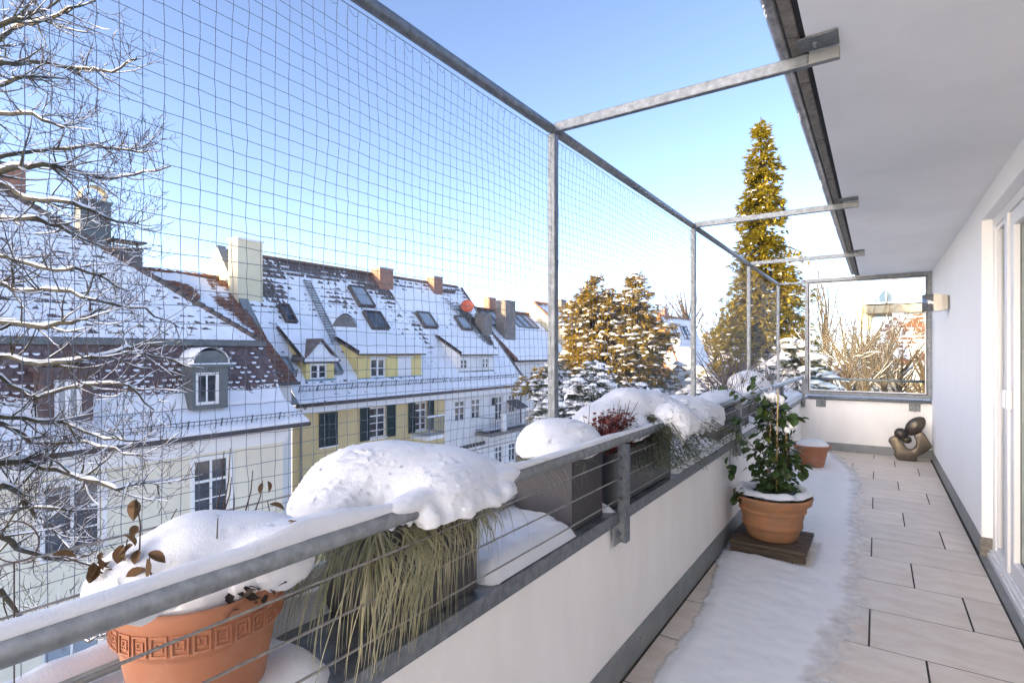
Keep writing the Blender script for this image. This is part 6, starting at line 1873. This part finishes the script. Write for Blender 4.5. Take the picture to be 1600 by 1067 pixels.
f_ = 24.0; p = at_f(1189, 183, f_); zb = at_f(1189, 700, f_).z
sc_m = f_/844
spr = thing('spruce_tree', 'very tall slender golden lit spruce rising above the net frame', 'tree', (p.x, p.y, Z_G))
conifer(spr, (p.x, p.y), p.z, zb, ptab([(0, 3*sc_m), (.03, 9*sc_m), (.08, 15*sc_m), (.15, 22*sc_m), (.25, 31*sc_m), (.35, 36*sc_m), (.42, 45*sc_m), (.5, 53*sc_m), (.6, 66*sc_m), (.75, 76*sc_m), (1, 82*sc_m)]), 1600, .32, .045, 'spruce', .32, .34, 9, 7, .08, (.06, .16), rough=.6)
# separate drooping side branch of the spruce
fo = MB(); wd_ = MB()
for u0, v0, u1, v1 in ((1205, 385, 1262, 398), (1205, 440, 1285, 470), (1200, 520, 1280, 545)):
    a, c = at_f(u0, v0, f_), at_f(u1, v1, f_-.5)
    wd_.tube([a, (a+c)/2+Vector((0, 0, .15)), c], [.05, .03, .01], 5)
    for i in range(26):
        t = rnd(.2, 1); q = a.lerp(c, t)+Vector((rnd(-.2, .2), rnd(-.2, .2), .15*math.sin(3.14*t)-rnd(0, .5)*(1-.4*t)))
        spray(fo, q, Vector((.3, 0, -.6)), .3, .04, 6)
wd_.build('limb', M['bark'], spr); o = fo.build('limb_foliage', M['spruce'], spr); o['kind'] = 'stuff'

f_ = 18.5; sc_m = f_/844
pin = thing('pine_tree', 'broad golden lit pine heaped with snow behind the steel post', 'tree', (at_f(955, 640, f_).x, at_f(955, 640, f_).y, Z_G))
for u, vt, vb, wmax, nb in ((925, 430, 560, 50, 230), (993, 428, 560, 48, 230), (957, 452, 660, 112, 900)):
    p = at_f(u, vt, f_); zb = at_f(u, vb, f_).z
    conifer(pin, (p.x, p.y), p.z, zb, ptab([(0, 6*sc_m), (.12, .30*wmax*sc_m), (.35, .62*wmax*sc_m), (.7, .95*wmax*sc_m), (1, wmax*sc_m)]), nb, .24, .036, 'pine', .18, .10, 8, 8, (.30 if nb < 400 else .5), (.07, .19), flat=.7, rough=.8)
def shrub(name, label, cat, u, vt, vb, wpx, f, fm, nb, L, w, snow_p, snow_r, per=6, droop=.5, tab=None, rough=.35):
    p = at_f(u, vt, f); zb = at_f(u, vb, f).z; s_ = f/844
    t = thing(name, label, cat, (p.x, p.y, Z_G))
    conifer(t, (p.x, p.y), p.z, zb, ptab(tab or [(0, .12*wpx*s_), (.15, .55*wpx*s_), (.4, .85*wpx*s_), (1, wpx*s_)]), nb, L, w, fm, .1, droop, per, 5, snow_p, snow_r, rough=rough)
    return t
shrub('yew_tree', 'grey green conifer with drooping snowy shoots below the golden pine', 'tree', 925, 566, 700, 62, 12.0, 'yew', 620, .20, .022, .36, (.09, .20))
shrub('yew_tree', 'dark snowy conifer just left of the nearest tall steel post', 'tree', 868, 560, 720, 34, 15.0, 'yew', 330, .22, .03, .45, (.12, .22), droop=.2)
shrub('cotoneaster_bush', 'dark evergreen bush with drooping snow lumps beside the glass screen', 'shrub', 1238, 524, 700, 78, 13.0, 'yew', 800, .20, .024, .40, (.12, .28), droop=.6)
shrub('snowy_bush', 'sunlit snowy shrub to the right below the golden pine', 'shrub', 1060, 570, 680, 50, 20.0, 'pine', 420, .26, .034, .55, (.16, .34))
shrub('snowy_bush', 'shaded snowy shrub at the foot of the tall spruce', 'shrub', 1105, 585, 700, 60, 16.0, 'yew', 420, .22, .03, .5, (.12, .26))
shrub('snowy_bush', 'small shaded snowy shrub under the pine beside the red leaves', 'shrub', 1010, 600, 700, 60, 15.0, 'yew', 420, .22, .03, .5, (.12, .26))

# ---- bare trees farther off
def bare(name, label, u, vt, vb, f, spread, n, depth, minr, bm_, snow=False, ps=.5, dens=1.2, group=None):
    p = at_f(u, vb, f); zt = at_f(u, vt, f).z
    t = thing(name, label, 'tree', (p.x, p.y, Z_G), group)
    wd_, tw_, sn_ = MB(), MB(), (MB() if snow else None)
    hgt = zt-p.z
    wd_.tube([(p.x, p.y, Z_G), (p.x, p.y, p.z), (p.x+rnd(-.1, .1), p.y, p.z+hgt*.55)], [minr*14, minr*9, minr*4], 8)
    for i in range(n):
        a = rnd(0, 6.28); z = p.z+hgt*rnd(-.05, .5)
        sp_ = spread*rnd(.4, 1)
        q, _d = wander((p.x, p.y, z), (math.cos(a)*sp_, math.sin(a)*sp_, hgt*rnd(.35, .8)), math.hypot(sp_, hgt*.6)*rnd(.6, 1), 8, .12, .06)
        twig_tree(wd_, tw_, sn_, q, minr*rnd(3, 5.5), minr*.9, depth, dens, spread*.55, minr, .08, ps, 5)
    wd_.build('trunk', M[bm_], t); o = tw_.build('crown', M[bm_], t); o['kind'] = 'stuff'
    if snow: o = sn_.build('branch_snow', M['snow_far'], t); o['kind'] = 'stuff'
    return t
bare('bare_tree', 'tall bare tree just right of the spruce, seen through the glass', 1292, 372, 640, 21, 1.7, 20, 2, .0085, 'bark_tan', True, .35)
bare('bare_tree', 'bare tree with long fine branches in the middle of the glass screen', 1328, 470, 640, 17, 2.0, 26, 2, .0085, 'bark_tan', True, .6, 1.5)
bare('bare_tree', 'low bare shrubby tree in front of the villa, right part of glass', 1405, 520, 630, 19, 2.4, 26, 2, .0085, 'bark_tan', True, .6, 1.5)
bare('bare_tree', 'bare shrub low at the right edge of the glass screen', 1445, 545, 630, 16, 1.2, 18, 2, .008, 'bark_tan', True, .6, 1.5)
bare('bare_tree', 'slender bare tree just left of the villa chimney, seen through glass', 1352, 448, 640, 20, 1.6, 24, 2, .0085, 'bark_tan', True, .5, 1.6)
bare('bare_tree', 'bare tree before the middle of the villa roof, through glass', 1382, 492, 640, 18, 1.8, 26, 2, .0085, 'bark_tan', True, .6, 1.7)
bare('bare_tree', 'distant bare tree above the ochre gabled house', 1075, 456, 560, 70, 4.0, 24, 2, .03, 'bark_tan', False)
bare('bare_tree', 'distant bare tree left of the ochre house, behind the pine', 1042, 462, 560, 75, 3.0, 18, 2, .03, 'bark_tan', False)
bare('bare_tree', 'small distant bare tree between the ochre house and the spruce', 1118, 500, 570, 55, 3.0, 20, 2, .02, 'bark_tan', True, .4)
bare('bare_shrub', 'brown twiggy shrub below the spruce, behind the leafy climber', 1140, 545, 660, 12.5, 1.3, 40, 2, .006, 'twig', True, .6, 2.2)
bare('bare_shrub', 'brown twiggy shrub left of the corner post', 1195, 560, 660, 12.0, .9, 26, 2, .006, 'twig', True, .7, 2.2)
# far wood along the horizon
fo, sw = MB(), MB()
for i in range(150):
    u = rnd(820, 1500); f = rnd(85, 150); c = at_f(u, 552, f); h = rnd(3, 8)
    for k in range(42):
        q = c+Vector((rnd(-3.5, 3.5), rnd(-3, 3), rnd(-6, h)))
        spray(fo, q, Vector((rnd(-1, 1), rnd(-1, 1), .8)), 1.4, .10, 3)
    for k in range(5): blob(sw, c+Vector((rnd(-3, 3), rnd(-3, 3), rnd(-4, h*.6))), rnd(.5, 1.1), .4)
o = fo.build('far_wood', M['bark_tan']); tag(o, 'distant belt of bare trees along the horizon', 'trees', kind='stuff')
o2 = sw.build('far_wood_snow', M['snow_far'], o); o2['kind'] = 'stuff'
